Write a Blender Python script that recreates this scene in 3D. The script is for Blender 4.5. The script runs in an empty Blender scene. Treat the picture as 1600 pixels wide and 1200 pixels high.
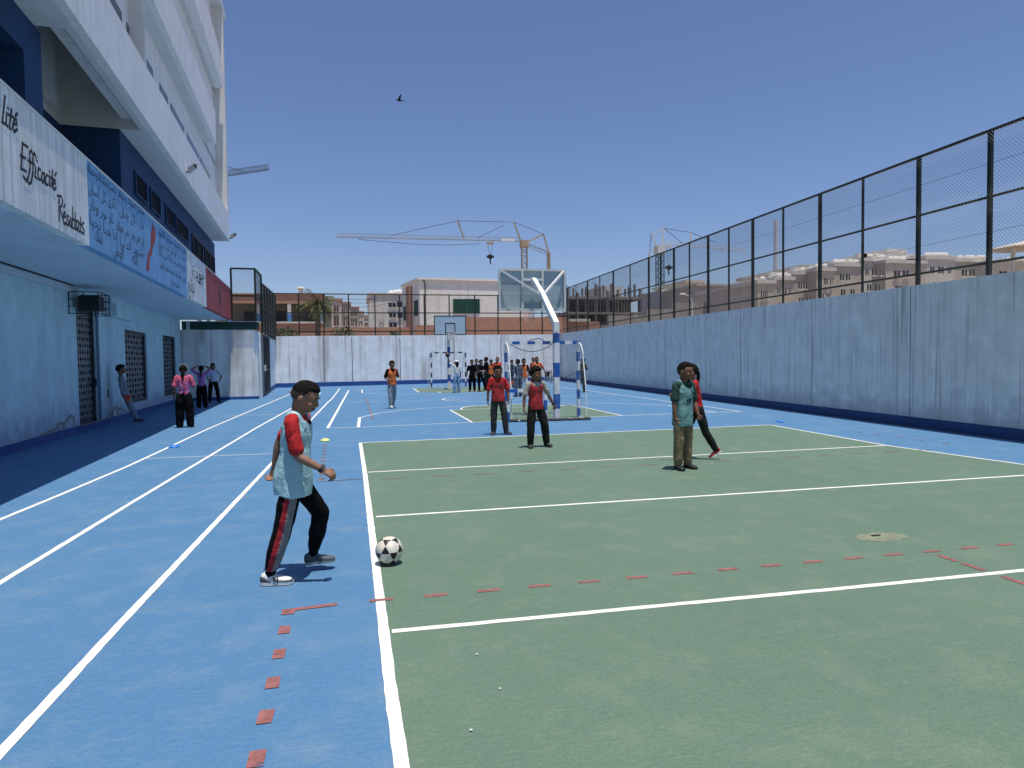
import bpy, bmesh, math, random, unicodedata
from mathutils import Vector, Matrix, noise as mnoise
S = bpy.context.scene
COL = S.collection
R = math.radians

# ------------------------------------------------------------------ camera
F_PX, YAW, PITCH, ROLL, CAM_H = 1043.1, 0.2282, -0.0368, -0.0133, 1.601
_f = Vector((math.sin(YAW), math.cos(YAW), 0)); _r = Vector((math.cos(YAW), -math.sin(YAW), 0)); _u = Vector((0, 0, 1))
_f2 = _f * math.cos(PITCH) + _u * math.sin(PITCH); _u2 = _u * math.cos(PITCH) - _f * math.sin(PITCH)
_r3 = _r * math.cos(ROLL) + _u2 * math.sin(ROLL); _u3 = _u2 * math.cos(ROLL) - _r * math.sin(ROLL)
CAM = Vector((0, 0, CAM_H))
cd = bpy.data.cameras.new('camera'); cam = bpy.data.objects.new('camera', cd); COL.objects.link(cam)
cam.matrix_world = Matrix(((_r3.x, _u3.x, -_f2.x, 0), (_r3.y, _u3.y, -_f2.y, 0), (_r3.z, _u3.z, -_f2.z, CAM_H), (0, 0, 0, 1)))
cd.sensor_width = 36; cd.lens = F_PX / 1600 * 36; cd.clip_end = 5000; cd.clip_start = 0.05
S.camera = cam

# ------------------------------------------------------------------ light
SUN_EL, SUN_TILT = 80.0, Vector((0.06, -0.165, 1.0)).normalized()     # high noon, a touch from behind and the right
el = math.asin(SUN_TILT.z); az = math.atan2(SUN_TILT.x, SUN_TILT.y)
W = bpy.data.worlds.new('World'); S.world = W; W.use_nodes = True
wn = W.node_tree; bg = wn.nodes['Background']
sky = wn.nodes.new('ShaderNodeTexSky'); sky.sky_type = 'NISHITA'; sky.sun_disc = False
sky.sun_elevation = el; sky.sun_rotation = az; sky.altitude = 30; sky.air_density = 1.0; sky.dust_density = 0.6; sky.ozone_density = 3.0
tint = wn.nodes.new('ShaderNodeMix'); tint.data_type = 'RGBA'; tint.blend_type = 'MULTIPLY'; tint.inputs[0].default_value = 1.0; tint.inputs[7].default_value = (0.96, 0.98, 1.16, 1)
wn.links.new(sky.outputs[0], tint.inputs[6]); wn.links.new(tint.outputs[2], bg.inputs[0]); bg.inputs[1].default_value = 0.091
sl = bpy.data.lights.new('sun', 'SUN'); sl.energy = 4.8; sl.angle = R(0.53); sl.color = (1.0, 0.935, 0.84)
so = bpy.data.objects.new('sun', sl); COL.objects.link(so); so.location = SUN_TILT * 60
so.rotation_euler = SUN_TILT.to_track_quat('Z', 'Y').to_euler()
S.view_settings.view_transform = 'Standard'; S.view_settings.look = 'None'; S.view_settings.exposure = 0.10; S.view_settings.gamma = 1.0

# ------------------------------------------------------------------ pixel of the photo -> point in the world
def ray(x, y): return _f2 * F_PX + _r3 * (x - 800) - _u3 * (y - 600)
def G(x, y, z=0.0):
    d = ray(x, y); t = (z - CAM_H) / d.z; return CAM + d * t
BETA = -0.0625                                                       # the school's long side, turned a little to the left
BN = Vector((math.cos(BETA), -math.sin(BETA), 0)); BD = Vector((math.sin(BETA), math.cos(BETA), 0))
def B(v, u, z): return BN * v + BD * u + Vector((0, 0, z))
def onv(x, y, v):
    d = ray(x, y); t = (v - CAM.dot(BN)) / d.dot(BN); P = CAM + d * t; return P.dot(BD), P.z
def onY(x, y, Y):
    d = ray(x, y); t = Y / d.y; P = CAM + d * t; return P.x, P.z

# ------------------------------------------------------------------ helpers
def prop(o, label=None, cat=None, group=None, kind=None):
    if label: o['label'] = label
    if cat: o['category'] = cat
    if group: o['group'] = group
    if kind: o['kind'] = kind
    return o
def empty(name, loc, rz=0.0, label=None, cat=None, group=None):
    o = bpy.data.objects.new(name, None); COL.objects.link(o); o.location = loc; o.rotation_euler = (0, 0, rz); o.empty_display_size = 0.2
    return prop(o, label, cat, group)

class MB:
    """collects shapes, links them as one mesh"""
    def __init__(s): s.v = []; s.f = []; s.m = []
    def add(s, vs, fs, m=0):
        b = len(s.v); s.v += [Vector(v) for v in vs]; s.f += [[b + i for i in f] for f in fs]; s.m += [m] * len(fs); return s
    def hexa(s, p, m=0):      # 8 points: bottom ring 0-3, top ring 4-7
        return s.add(p, [(3, 2, 1, 0), (4, 5, 6, 7), (0, 1, 5, 4), (1, 2, 6, 5), (2, 3, 7, 6), (3, 0, 4, 7)], m)
    def box(s, x0, x1, y0, y1, z0, z1, m=0):
        return s.hexa([(x0, y0, z0), (x1, y0, z0), (x1, y1, z0), (x0, y1, z0), (x0, y0, z1), (x1, y0, z1), (x1, y1, z1), (x0, y1, z1)], m)
    def bbox(s, v0, v1, u0, u1, z0, z1, m=0):   # box in the school's frame
        return s.hexa([B(v0, u0, z0), B(v1, u0, z0), B(v1, u1, z0), B(v0, u1, z0), B(v0, u0, z1), B(v1, u0, z1), B(v1, u1, z1), B(v0, u1, z1)], m)
    def bar(s, a, b, w, h=None, up=(0, 0, 1), m=0):
        a = Vector(a); b = Vector(b); d = (b - a)
        if d.length < 1e-6: return s
        d.normalize(); up = Vector(up)
        if abs(d.dot(up)) > .95: up = Vector((0, 1, 0)) if abs(d.y) < .9 else Vector((1, 0, 0))
        x = d.cross(up).normalized() * w / 2; y = x.cross(d).normalized() * (h or w) / 2
        return s.hexa([a - x - y, a + x - y, b + x - y, b - x - y, a - x + y, a + x + y, b + x + y, b - x + y], m)
    def tube(s, pts, r, n=8, m=0, caps=True):
        pts = [Vector(p) for p in pts]; rs = r if isinstance(r, (list, tuple)) else [r] * len(pts)
        vs = []; fs = []; px = None
        for i, p in enumerate(pts):
            d = (pts[min(i + 1, len(pts) - 1)] - pts[max(i - 1, 0)]).normalized()
            if px is None: px = d.orthogonal().normalized()
            x = (px - d * px.dot(d)).normalized(); px = x; y = d.cross(x)
            for k in range(n):
                a = 2 * math.pi * k / n; vs.append(p + (x * math.cos(a) + y * math.sin(a)) * rs[i])
        for i in range(len(pts) - 1):
            for k in range(n):
                k2 = (k + 1) % n; fs.append((i * n + k, i * n + k2, (i + 1) * n + k2, (i + 1) * n + k))
        if caps: fs.append(tuple(range(n - 1, -1, -1))); fs.append(tuple((len(pts) - 1) * n + k for k in range(n)))
        return s.add(vs, fs, m)
    def wire(s, a, b, r, m=0): return s.tube([a, b], r, 3, m, False)
    def ell(s, c, rx, ry, rz, M=None, n=12, k=8, m=0):
        c = Vector(c); vs = []; fs = []
        P = lambda v: c + ((M @ v) if M else v)
        vs.append(P(Vector((0, 0, -rz))))
        for j in range(1, k):
            t = math.pi * j / k - math.pi / 2
            for i in range(n):
                a = 2 * math.pi * i / n; vs.append(P(Vector((rx * math.cos(t) * math.cos(a), ry * math.cos(t) * math.sin(a), rz * math.sin(t)))))
        vs.append(P(Vector((0, 0, rz))))
        for i in range(n): fs.append((0, 1 + (i + 1) % n, 1 + i))
        for j in range(k - 2):
            for i in range(n):
                i2 = (i + 1) % n; fs.append((1 + j * n + i, 1 + j * n + i2, 1 + (j + 1) * n + i2, 1 + (j + 1) * n + i))
        L = len(vs) - 1
        for i in range(n): fs.append((L, 1 + (k - 2) * n + i, 1 + (k - 2) * n + (i + 1) % n))
        return s.add(vs, fs, m)
    def loft(s, rings, m=0, caps=True):
        n = len(rings[0]); vs = [p for r_ in rings for p in r_]; fs = []
        for i in range(len(rings) - 1):
            for k in range(n):
                k2 = (k + 1) % n; fs.append((i * n + k, i * n + k2, (i + 1) * n + k2, (i + 1) * n + k))
        if caps: fs.append(tuple(range(n - 1, -1, -1))); fs.append(tuple((len(rings) - 1) * n + k for k in range(n)))
        return s.add(vs, fs, m)
    def strip(s, pts, w, z, m=0):     # flat painted line on the ground
        pts = [Vector((p[0], p[1], 0)) for p in pts]; L = []; Rr = []
        if w > .04 and len(pts) > 1 and (pts[0] - pts[-1]).length > .5:      # brushed edges: cut long runs short and let each side wander a little
            fine = []
            for a, b in zip(pts, pts[1:]):
                n = max(1, min(160, int((b - a).length / .09))); fine += [a.lerp(b, i / n) for i in range(n)]
            pts = fine + [pts[-1]]
        rag = lambda p, k: (mnoise.noise(p * 7 + Vector((k, 0, 0))) + .6 * mnoise.noise(p * 19 + Vector((k, 0, 0)))) * .0045 if w > .04 else 0
        for i, p in enumerate(pts):
            d = (pts[min(i + 1, len(pts) - 1)] - pts[max(i - 1, 0)]).normalized(); nn = Vector((-d.y, d.x, 0)) * w / 2
            un = Vector((-d.y, d.x, 0)); e1 = un * rag(p, 3); e2 = un * rag(p, 9); L.append(Vector((p.x + nn.x + e1.x, p.y + nn.y + e1.y, z))); Rr.append(Vector((p.x - nn.x + e2.x, p.y - nn.y + e2.y, z)))
        n = len(pts); return s.add(L + Rr, [(i, n + i, n + i + 1, i + 1) for i in range(n - 1)], m)
    def build(s, name, mats, parent=None, base=None, smooth=False, **kw):
        me = bpy.data.meshes.new(name)
        if base is None: base = world_base(parent)
        me.from_pydata([tuple(v - base) for v in s.v], [], s.f); me.update()
        for m_ in (mats if isinstance(mats, (list, tuple)) else [mats]): me.materials.append(m_)
        me.polygons.foreach_set('material_index', s.m)
        if smooth: me.polygons.foreach_set('use_smooth', [True] * len(me.polygons))
        o = bpy.data.objects.new(name, me); COL.objects.link(o)
        if parent: o.parent = parent
        elif base.length > 0: o.location = base
        return prop(o, **kw)
def world_base(p):
    b = Vector((0, 0, 0))
    while p: b = b + Vector(p.location); p = p.parent
    return b

# ------------------------------------------------------------------ materials
MATS = {}
def mat(name, col, rough=0.6, var=0.12, scale=6.0, bump=0.0, bscale=60.0, metal=0.0, spec=0.4, stretch=(1, 1, 1), col2=None, detail=5.0, fine=0.0):
    """Principled material: colour broken up by noise, optional bump. col2: the second colour of the break-up."""
    if name in MATS: return MATS[name]
    m = bpy.data.materials.new(name); m.use_nodes = True; nt = m.node_tree; N = nt.nodes; L = nt.links; b = N['Principled BSDF']
    b.inputs['Roughness'].default_value = rough; b.inputs['Metallic'].default_value = metal; b.inputs['Specular IOR Level'].default_value = spec
    tc = N.new('ShaderNodeTexCoord'); mp = N.new('ShaderNodeMapping'); mp.inputs['Scale'].default_value = stretch; L.new(tc.outputs['Object'], mp.inputs[0])
    no = N.new('ShaderNodeTexNoise'); no.inputs['Scale'].default_value = scale; no.inputs['Detail'].default_value = detail; L.new(mp.outputs[0], no.inputs[0])
    cr = N.new('ShaderNodeValToRGB'); cr.color_ramp.elements[0].position = .3; cr.color_ramp.elements[1].position = .7
    c2 = col2 or tuple(min(1, c * (1 + var)) for c in col); c1 = tuple(c * (1 - var) for c in col) if not col2 else col
    cr.color_ramp.elements[0].color = (*c1, 1); cr.color_ramp.elements[1].color = (*c2, 1); L.new(no.outputs[0], cr.inputs[0])
    out = cr.outputs[0]
    if fine:
        n2 = N.new('ShaderNodeTexNoise'); n2.inputs['Scale'].default_value = bscale; n2.inputs['Detail'].default_value = 3; L.new(mp.outputs[0], n2.inputs[0])
        mr = N.new('ShaderNodeMapRange'); mr.inputs[1].default_value = .3; mr.inputs[2].default_value = .7; mr.inputs[3].default_value = 1 - fine; mr.inputs[4].default_value = 1 + fine; L.new(n2.outputs[0], mr.inputs[0])
        mx = N.new('ShaderNodeMix'); mx.data_type = 'RGBA'; mx.blend_type = 'MULTIPLY'; mx.inputs[0].default_value = 1.0
        L.new(out, mx.inputs[6]); L.new(mr.outputs[0], mx.inputs[7]); out = mx.outputs[2]
    L.new(out, b.inputs['Base Color'])
    if bump:
        nb = N.new('ShaderNodeTexNoise'); nb.inputs['Scale'].default_value = bscale; nb.inputs['Detail'].default_value = 4; L.new(mp.outputs[0], nb.inputs[0])
        bp = N.new('ShaderNodeBump'); bp.inputs['Strength'].default_value = bump; bp.inputs['Distance'].default_value = .02; L.new(nb.outputs[0], bp.inputs['Height']); L.new(bp.outputs[0], b.inputs['Normal'])
    MATS[name] = m; return m

def streaked(name, col, stain, amount=0.5, sc=5.0, ribs=0.0, top=3.1, rough=.75, mottle=.1, ribscale=7.0, low=None, thr=(.46, .68)):
    """painted concrete with vertical run-off stains and optional formwork ribs"""
    m = bpy.data.materials.new(name); m.use_nodes = True; nt = m.node_tree; N = nt.nodes; L = nt.links; b = N['Principled BSDF']
    b.inputs['Roughness'].default_value = rough; b.inputs['Specular IOR Level'].default_value = .25
    tc = N.new('ShaderNodeTexCoord')
    def noise(scale, stretch, detail=4):
        mp = N.new('ShaderNodeMapping'); mp.inputs['Scale'].default_value = stretch; L.new(tc.outputs['Object'], mp.inputs[0])
        n = N.new('ShaderNodeTexNoise'); n.inputs['Scale'].default_value = scale; n.inputs['Detail'].default_value = detail; L.new(mp.outputs[0], n.inputs[0]); return n.outputs[0]
    def ramp(x, a, b_, c=0., d=1.):
        r_ = N.new('ShaderNodeMapRange'); r_.inputs[1].default_value = a; r_.inputs[2].default_value = b_; r_.inputs[3].default_value = c; r_.inputs[4].default_value = d; L.new(x, r_.inputs[0]); return r_.outputs[0]
    def mul(a, b_):
        q = N.new('ShaderNodeMath'); q.operation = 'MULTIPLY'; L.new(a, q.inputs[0])
        if isinstance(b_, float): q.inputs[1].default_value = b_
        else: L.new(b_, q.inputs[1])
        return q.outputs[0]
    def mixc(fac, a, b_):
        q = N.new('ShaderNodeMix'); q.data_type = 'RGBA'; L.new(fac, q.inputs[0])
        if isinstance(a, tuple): q.inputs[6].default_value = (*a, 1)
        else: L.new(a, q.inputs[6])
        q.inputs[7].default_value = (*b_, 1); return q.outputs[2]
    base = mixc(ramp(noise(2.2, (1, 1, 1), 7), .3, .7), tuple(c * (1 - mottle) for c in col), tuple(min(1, c * (1 + mottle)) for c in col))
    base = mixc(mul(ramp(noise(14, (1, 1, 1.6), 5), .45, .75), .25), base, tuple(c * .72 for c in col))
    st = mul(ramp(noise(sc, (1, 1, .035), 5), *thr), ramp(noise(1.1, (1, 1, .3), 3), .4, .6))
    base = mixc(mul(st, amount), base, stain)
    st2 = mul(ramp(noise(sc * 3.1, (1, 1, .02), 2), .58, .72), amount * .6)
    base = mixc(st2, base, tuple(c * .7 for c in stain))
    ln = mul(mul(ramp(noise(sc * 3, (1, 1, .006), 1), .70, .73), ramp(noise(.9, (1, 1, .2), 3), .42, .62)), min(.6, amount * .8))
    base = mixc(ln, base, tuple(c * .55 for c in stain))
    if ribs:
        rb = ramp(noise(ribscale, (1, 1, .004), 1), .42, .58)
        base = mixc(mul(rb, ribs), base, tuple(c * .5 for c in col))
    if low:   # grey scuffed band with an uneven edge close to the ground
        sx = N.new('ShaderNodeSeparateXYZ'); L.new(tc.outputs['Object'], sx.inputs[0])
        ad = N.new('ShaderNodeMath'); ad.operation = 'ADD'; L.new(sx.outputs[2], ad.inputs[0]); L.new(ramp(noise(3.0, (1, 1, 1), 6), .3, .7, -.35, .35), ad.inputs[1])
        base = mixc(mul(ramp(ad.outputs[0], .25, .75, 1., 0.), .75), base, low)
    L.new(base, b.inputs['Base Color'])
    nb = noise(40, (1, 1, 1), 4); bp = N.new('ShaderNodeBump'); bp.inputs['Strength'].default_value = .35; bp.inputs['Distance'].default_value = .01
    L.new(nb, bp.inputs['Height']); L.new(bp.outputs[0], b.inputs['Normal'])
    MATS[name] = m; return m

M_WHITEPAINT = mat('white_line_paint', (.74, .74, .70), .7, .10, 9, bump=.2, fine=.12)
M_RED_LINE = mat('red_line_paint', (.25, .098, .094), .75, .18, 14, fine=.2)
M_DARKGREEN = mat('dark_green_fence_paint', (.006, .016, .011), .5, .2, 5)
M_WIRE = mat('chain_link_wire', (.028, .036, .038), .45, .1, 5, metal=.3)
M_WHITEMETAL = mat('white_metal_paint', (.74, .75, .74), .4, .06, 4)
M_BLUEMETAL = mat('blue_metal_paint', (.022, .11, .38), .45, .12, 6)
M_BLACK = mat('black_metal', (.012, .013, .015), .5, .2, 8)

def chipped(m, sc, lo, hi):
    # worn-away flecks: the paint is missing there and the floor shows
    nt = m.node_tree; N = nt.nodes; L = nt.links; tc = N.new('ShaderNodeTexCoord'); n1 = N.new('ShaderNodeTexNoise'); n1.inputs['Scale'].default_value = sc; n1.inputs['Detail'].default_value = 8; n1.inputs['Roughness'].default_value = .72
    L.new(tc.outputs['Object'], n1.inputs[0]); r_ = N.new('ShaderNodeMapRange'); r_.inputs[1].default_value = lo; r_.inputs[2].default_value = hi; r_.inputs[3].default_value = 1; r_.inputs[4].default_value = 0; L.new(n1.outputs[0], r_.inputs[0]); L.new(r_.outputs[0], N['Principled BSDF'].inputs['Alpha'])
chipped(M_WHITEPAINT, 14, .62, .70); chipped(M_RED_LINE, 16, .58, .68)
def court_material(name, col, worn, dark, amt=.6):
    m = bpy.data.materials.new(name); m.use_nodes = True; nt = m.node_tree; N = nt.nodes; L = nt.links; b = N['Principled BSDF']
    b.inputs['Specular IOR Level'].default_value = .28
    tc = N.new('ShaderNodeTexCoord')
    def noise(scale, stretch=(1, 1, 1), detail=5, rough=.55):
        mp = N.new('ShaderNodeMapping'); mp.inputs['Scale'].default_value = stretch; L.new(tc.outputs['Object'], mp.inputs[0])
        n = N.new('ShaderNodeTexNoise'); n.inputs['Scale'].default_value = scale; n.inputs['Detail'].default_value = detail; n.inputs['Roughness'].default_value = rough; L.new(mp.outputs[0], n.inputs[0]); return n.outputs[0]
    def ramp(x, a, b_, c=0., d=1.):
        r_ = N.new('ShaderNodeMapRange'); r_.inputs[1].default_value = a; r_.inputs[2].default_value = b_; r_.inputs[3].default_value = c; r_.inputs[4].default_value = d; L.new(x, r_.inputs[0]); return r_.outputs[0]
    def mixc(fac, a, b_, typ='MIX'):
        q = N.new('ShaderNodeMix'); q.data_type = 'RGBA'; q.blend_type = typ
        if isinstance(fac, float): q.inputs[0].default_value = fac
        else: L.new(fac, q.inputs[0])
        if isinstance(a, tuple): q.inputs[6].default_value = (*a, 1)
        else: L.new(a, q.inputs[6])
        if isinstance(b_, tuple): q.inputs[7].default_value = (*b_, 1)
        else: L.new(b_, q.inputs[7])
        return q.outputs[2]
    base = mixc(ramp(noise(.45, detail=7), .3, .7), dark, col)
    base = mixc(ramp(noise(2.4, detail=8, rough=.65), .5, .8, 0, amt), base, worn)             # worn patches
    base = mixc(ramp(noise(3.3, (1.0, 5.0, 1), 6, .7), .56, .74, 0, amt * .6), base, worn)
    base = mixc(ramp(noise(9, (1.0, 6.0, 1), 8, .75), .48, .75, 0, amt * .7), base, worn); base = mixc(ramp(noise(12, (1, 2.5, 1), 8, .8), .52, .75, 0, amt * .7), base, dark)      # drag marks across
    base = mixc(ramp(noise(4.1, (6.0, .8, 1), 6, .7), .6, .78, 0, amt * .45), base, dark)        # scuffs along
    g = ramp(noise(150, detail=3, rough=.7), .3, .7, .80, 1.20)
    base = mixc(1.0, base, g, 'MULTIPLY'); base = mixc(1.0, base, ramp(noise(30, (1, 1.8, 1), 6, .75), .3, .7, .86, 1.14), 'MULTIPLY')
    sp = ramp(noise(38, detail=2), .70, .78, 0, .5); base = mixc(sp, base, worn); base = mixc(ramp(noise(21, detail=3), .75, .79, 0, .4), base, tuple(c * .5 for c in dark)); base = mixc(ramp(noise(.8, (1, .25, 1), 9, .8), .60, .66, 0, .35), base, worn)
    L.new(base, b.inputs['Base Color']); L.new(ramp(noise(3, detail=5), .3, .7, .55, .8), b.inputs['Roughness'])
    nb = noise(170, detail=4, rough=.7); bp = N.new('ShaderNodeBump'); bp.inputs['Strength'].default_value = .5; bp.inputs['Distance'].default_value = .006
    L.new(nb, bp.inputs['Height']); L.new(bp.outputs[0], b.inputs['Normal']); MATS[name] = m; return m
M_COURT_BLUE = court_material('blue_court_paint', (.076, .188, .342), (.180, .262, .335), (.060, .168, .325), .6)
M_COURT_GREEN = court_material('green_court_paint', (.110, .178, .130), (.190, .238, .184), (.096, .161, .116), .5)

# ------------------------------------------------------------------ ground and court
g = MB(); g.add([(-1500, -1500, -.03), (1500, -1500, -.03), (1500, 2500, -.03), (-1500, 2500, -.03)], [(0, 1, 2, 3)])
g.build('ground', mat('dry_earth', (.30, .24, .18), .9, .2, .3, bump=.3, bscale=3), kind='structure')
WX = lambda y: 11.95 + .0829 * (y - 12)                              # face of the right wall
FARL, FARR = Vector((-5.25, 44.7, 0)), Vector((14.9, 47.6, 0))        # foot of the far wall
c = MB(); c.add([(-6.2, -6, 0), (WX(-6), -6, 0), (FARR.x, FARR.y, 0), (FARL.x, FARL.y, 0), (-8.2, 38, 0)], [(0, 1, 2, 3, 4)])
c.build('court_ground', M_COURT_BLUE, kind='structure')
SL = lambda y: .155 - .0085 * y                                       # volleyball left side line
gr = MB()
gr.add([(.15, -4, .0015), (9.3, -4, .0015), (9.26, 7.6, .0015), (9.05, 9.85, .0015), (9.32, 13.70, .0015), (.04, 13.42, .0015), (.11, 6.15, .0015)], [(0, 1, 2, 3, 4, 5, 6)])
def arc(cx, cy, r_, a0, a1, n=28): return [(cx + r_ * math.cos(R(a0 + (a1 - a0) * i / n)), cy + r_ * math.sin(R(a0 + (a1 - a0) * i / n))) for i in range(n + 1)]
def poly(mb, pts, z): mb.add([(x, y, z) for x, y in pts], [tuple(range(len(pts)))])
key = [(2.86, 16.9), (7.15, 17.35), (7.25, 21.8), (2.90, 21.3)]
poly(gr, key[:3] + [(x, y) for x, y in arc(5.07, 21.5, 1.75, 4, 184, 24)] + [key[3]], .0015)
poly(gr, [(3.05, 33.9), (4.0, 33.7), (4.0, 32.6)] + [] + [(7.4, 32.9), (7.4, 34.3), (7.4, 38.9), (3.16, 38.8)], .0015)
gr.build('green_court_paint', M_COURT_GREEN, kind='structure')
wl = MB(); Z1 = .003
P2 = lambda *q: [tuple(G(*p)[:2]) for p in q]
wl.strip(P2((563, 692), (570, 738), (582, 840), (600, 988), (609, 1065), (628, 1200)) + [(.15, 1.0), (.16, -4)], .062, Z1)
wl.strip([(.17, 3.96), (3.13, 3.90), (4.75, 3.88), (9.2, 3.86)], .052, Z1)
wl.strip([(.16, 6.96), (3.86, 6.94), (8.44, 6.92), (9.2, 6.91)], .05, Z1)
wl.strip([(.13, 9.81), (4.6, 9.87), (9.0, 9.89)], .05, Z1)
wl.strip([(.04, 13.42), (4.7, 13.55), (9.32, 13.70)], .05, Z1)
wl.strip([(9.32, 13.70), (9.05, 9.85), (9.26, 7.6), (9.3, -4)], .05, Z1)
wl.strip([(-3.58, 1)] + P2((0, 812), (90, 775), (200, 728.5), (330, 668), (453, 616), (500, 598)), .055, Z1)
wl.strip([(-2.6, 1)] + P2((0, 911), (200, 789), (400, 669), (470, 630)) + [(-1.9, 30), (-1.85, 36)], .055, Z1)
wl.strip([(-1.47, 1.2)] + P2((0, 1178), (200, 962), (437, 711), (489, 653), (512, 629), (519, 623), (531, 607)), .055, Z1)
wl.strip(P2((512, 669), (532, 633), (545, 610)), .07, Z1)
wl.strip(P2((225, 717), (330, 712.5), (430, 709)), .03, Z1)
wl.strip(P2((360, 649.5), (440, 647.5), (505, 645)), .03, Z1)
wl.strip([(-.71, 16.68), (0.01, 16.6), (2.86, 16.88), (7.15, 17.33), (10.85, 17.36)], .05, Z1)
wl.strip([(10.85, 17.36), (11.05, 24), (11.15, 31), (11.2, 38.9)], .05, Z1)
wl.strip([(key[0][0], key[0][1]), (key[3][0], key[3][1])], .05, .0033); wl.strip([key[1], key[2]], .05, .0033); wl.strip([key[3], key[2]], .05, .0034)
wl.strip(arc(5.07, 21.5, 1.77, 4, 184), .05, .0033)
wl.strip([(.01, 16.65), (.05, 19.5)], .075, .0032)
wl.strip([(.05, 19.5), (.6, 20.83), (1.38, 21.88), (2.3, 22.5), (3.9, 22.95), (5.4, 23.05), (7.0, 22.95), (8.4, 22.5), (9.4, 21.6), (10.05, 20.4), (10.05, 17.36)], .05, Z1)
wl.strip([(-.45, 26.95), (5, 27.1), (11.1, 27.3)], .05, Z1)
wl.strip(arc(5.2, 27.1, 1.8, 0, 360, 40), .05, .0032)
wl.strip([(.27, 38.7), (.25, 34.6), (1.0, 33.2), (2.6, 32.0), (5.2, 31.4), (8, 32.1), (9.6, 33.6), (10.1, 38.8)], .055, Z1)
wl.strip([(-.45, 38.6), (3.1, 38.8), (11.2, 39)], .05, .0032)
wl.strip([(3.16, 38.78), (3.05, 33.9)], .06, .0033); wl.strip([(3.05, 33.9), (7.4, 34.3), (7.4, 38.9)], .05, .0033); wl.strip([(4.0, 33.6), (4.0, 32.65), (7.4, 32.9)], .05, .0035)
wl.build('white_court_lines', M_WHITEPAINT, kind='structure')
rl = MB()
y_ = 4.5
rl.strip([(-.50, 4.47), (-.16, 4.5)], .045, .0045); rl.add([(-.50, 4.40, .0046), (-.42, 4.40, .0046), (-.42, 4.455, .0046), (-.50, 4.455, .0046)], [(0, 1, 2, 3)])
for i in range(18):
    x0 = .05 + i * .365 - .0; rl.strip([(x0, 4.505 - .012 * x0), (x0 + .155, 4.505 - .012 * (x0 + .155))], .045, .0047)
for yv in (4.15, 3.81, 3.47, 3.14, 2.81, 2.48, 2.15, 1.8): rl.strip([(-.455 + .02 * (4.15 - yv), yv - .06), (-.455 + .02 * (4.15 - yv), yv + .06)], .066, .0045)
for yv in (4.27, 4.04, 3.72, 3.40, 3.1, 2.8): rl.strip([(4.465, yv - .09), (4.465, yv + .09)], .05, .0049)
fl_ = MB()
for i in range(10): fl_.strip([(-.62 + .013 * i, 13.3 - .42 * i), (-.62 + .013 * i, 13.17 - .42 * i)], .07, .0045)
fl_.strip([(-.55, 9.25), (-.05, 9.27), (.06, 9.28)], .03, .0046)
for i in range(15): fl_.strip([(.35 + i * .62, 9.18 + .004 * i), (.62 + i * .62, 9.18 + .004 * i)], .035, .0045)
for i in range(5): fl_.strip([(10.1 + .03 * i, 11.9 - i * .5), (10.1 + .03 * i, 11.75 - i * .5)], .06, .0045)
for i in range(7): fl_.strip([(.35 + .01 * i, 29.5 - 1.6 * i + .0), (.36 + .01 * i, 28.5 - 1.6 * i)], .06, .0045)
rl.build('red_dashed_lines', M_RED_LINE, kind='structure')
fl_.build('faded_red_lines', mat('faded_red_paint', (.19, .12, .105), .75, .2, 14, fine=.25), kind='structure')
# pale patch round a floor socket, and the socket's slot
pa = MB(); n_ = 28
pa.add([(4.45 + .25 * math.cos(2 * math.pi * i / n_) * (1 + .10 * math.sin(3 * i)), 4.92 + .13 * math.sin(2 * math.pi * i / n_) * (1 + .12 * math.cos(2 * i)), .0033) for i in range(n_)], [tuple(range(n_))])
pa.build('bare_concrete_patch', mat('bare_concrete', (.180, .205, .145), .85, .2, 10, fine=.15), kind='structure')
pa = MB(); pa.box(4.39, 4.47, 4.95, 4.975, .0, .0105); pa.build('floor_socket_slot', M_BLACK, label='small dark slot in the pale worn patch on the green floor', cat='floor slot')

# ------------------------------------------------------------------ the school on the left
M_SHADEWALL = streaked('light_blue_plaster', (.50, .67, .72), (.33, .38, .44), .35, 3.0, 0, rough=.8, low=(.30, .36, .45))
M_SOFFIT = mat('pale_blue_soffit', (.56, .66, .73), .85, .07, 1.6, bump=.15, bscale=30, fine=.05)
M_FASCIA = streaked('streaked_white_concrete', (.88, .87, .85), (.50, .49, .46), .55, 9.0, .35, rough=.8, ribscale=9, thr=(.40, .66))
M_BLUEPANEL = streaked('sky_blue_panel', (.22, .43, .68), (.17, .30, .48), .5, 8.0, .1, rough=.7)
M_REDPANEL = streaked('faded_red_panel', (.42, .085, .085), (.26, .065, .065), .5, 7.0, .1, rough=.75)
M_NAVY = streaked('navy_blue_wall', (.014, .055, .150), (.012, .035, .085), .5, 5.0, 0, rough=.65)
M_BAND = streaked('white_blue_facade', (.85, .85, .85), (.62, .62, .60), .45, 7.0, 0, rough=.8, mottle=.06)
M_UPSOFFIT = mat('grey_white_soffit', (.66, .69, .70), .85, .05, 1.2)
M_FIN = streaked('white_fin_concrete', (.70, .69, .66), (.45, .42, .38), .4, 8.0, 0, rough=.8, mottle=.05)
M_DARKGLASS = mat('dark_window_glass', (.005, .006, .009), .6, .2, 2, spec=.03)
M_BASEBOARD = mat('blue_baseboard_paint', (.020, .075, .26), .6, .15, 3, fine=.1)
M_DARKMETAL = mat('dark_grey_door_metal', (.030, .034, .042), .5, .15, 5, metal=.2)
M_LETTER = mat('black_sign_paint', (.012, .012, .02), .6, .2, 20)
M_ARABIC = mat('dark_blue_sign_paint', (.012, .03, .10), .6, .2, 20)

school = empty('school_building', B(-5.0, 15, 0), label='tall white and blue school building with painted fascia and canopy along the left', cat='building')
VW, VF = -5.36, -3.30
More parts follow.
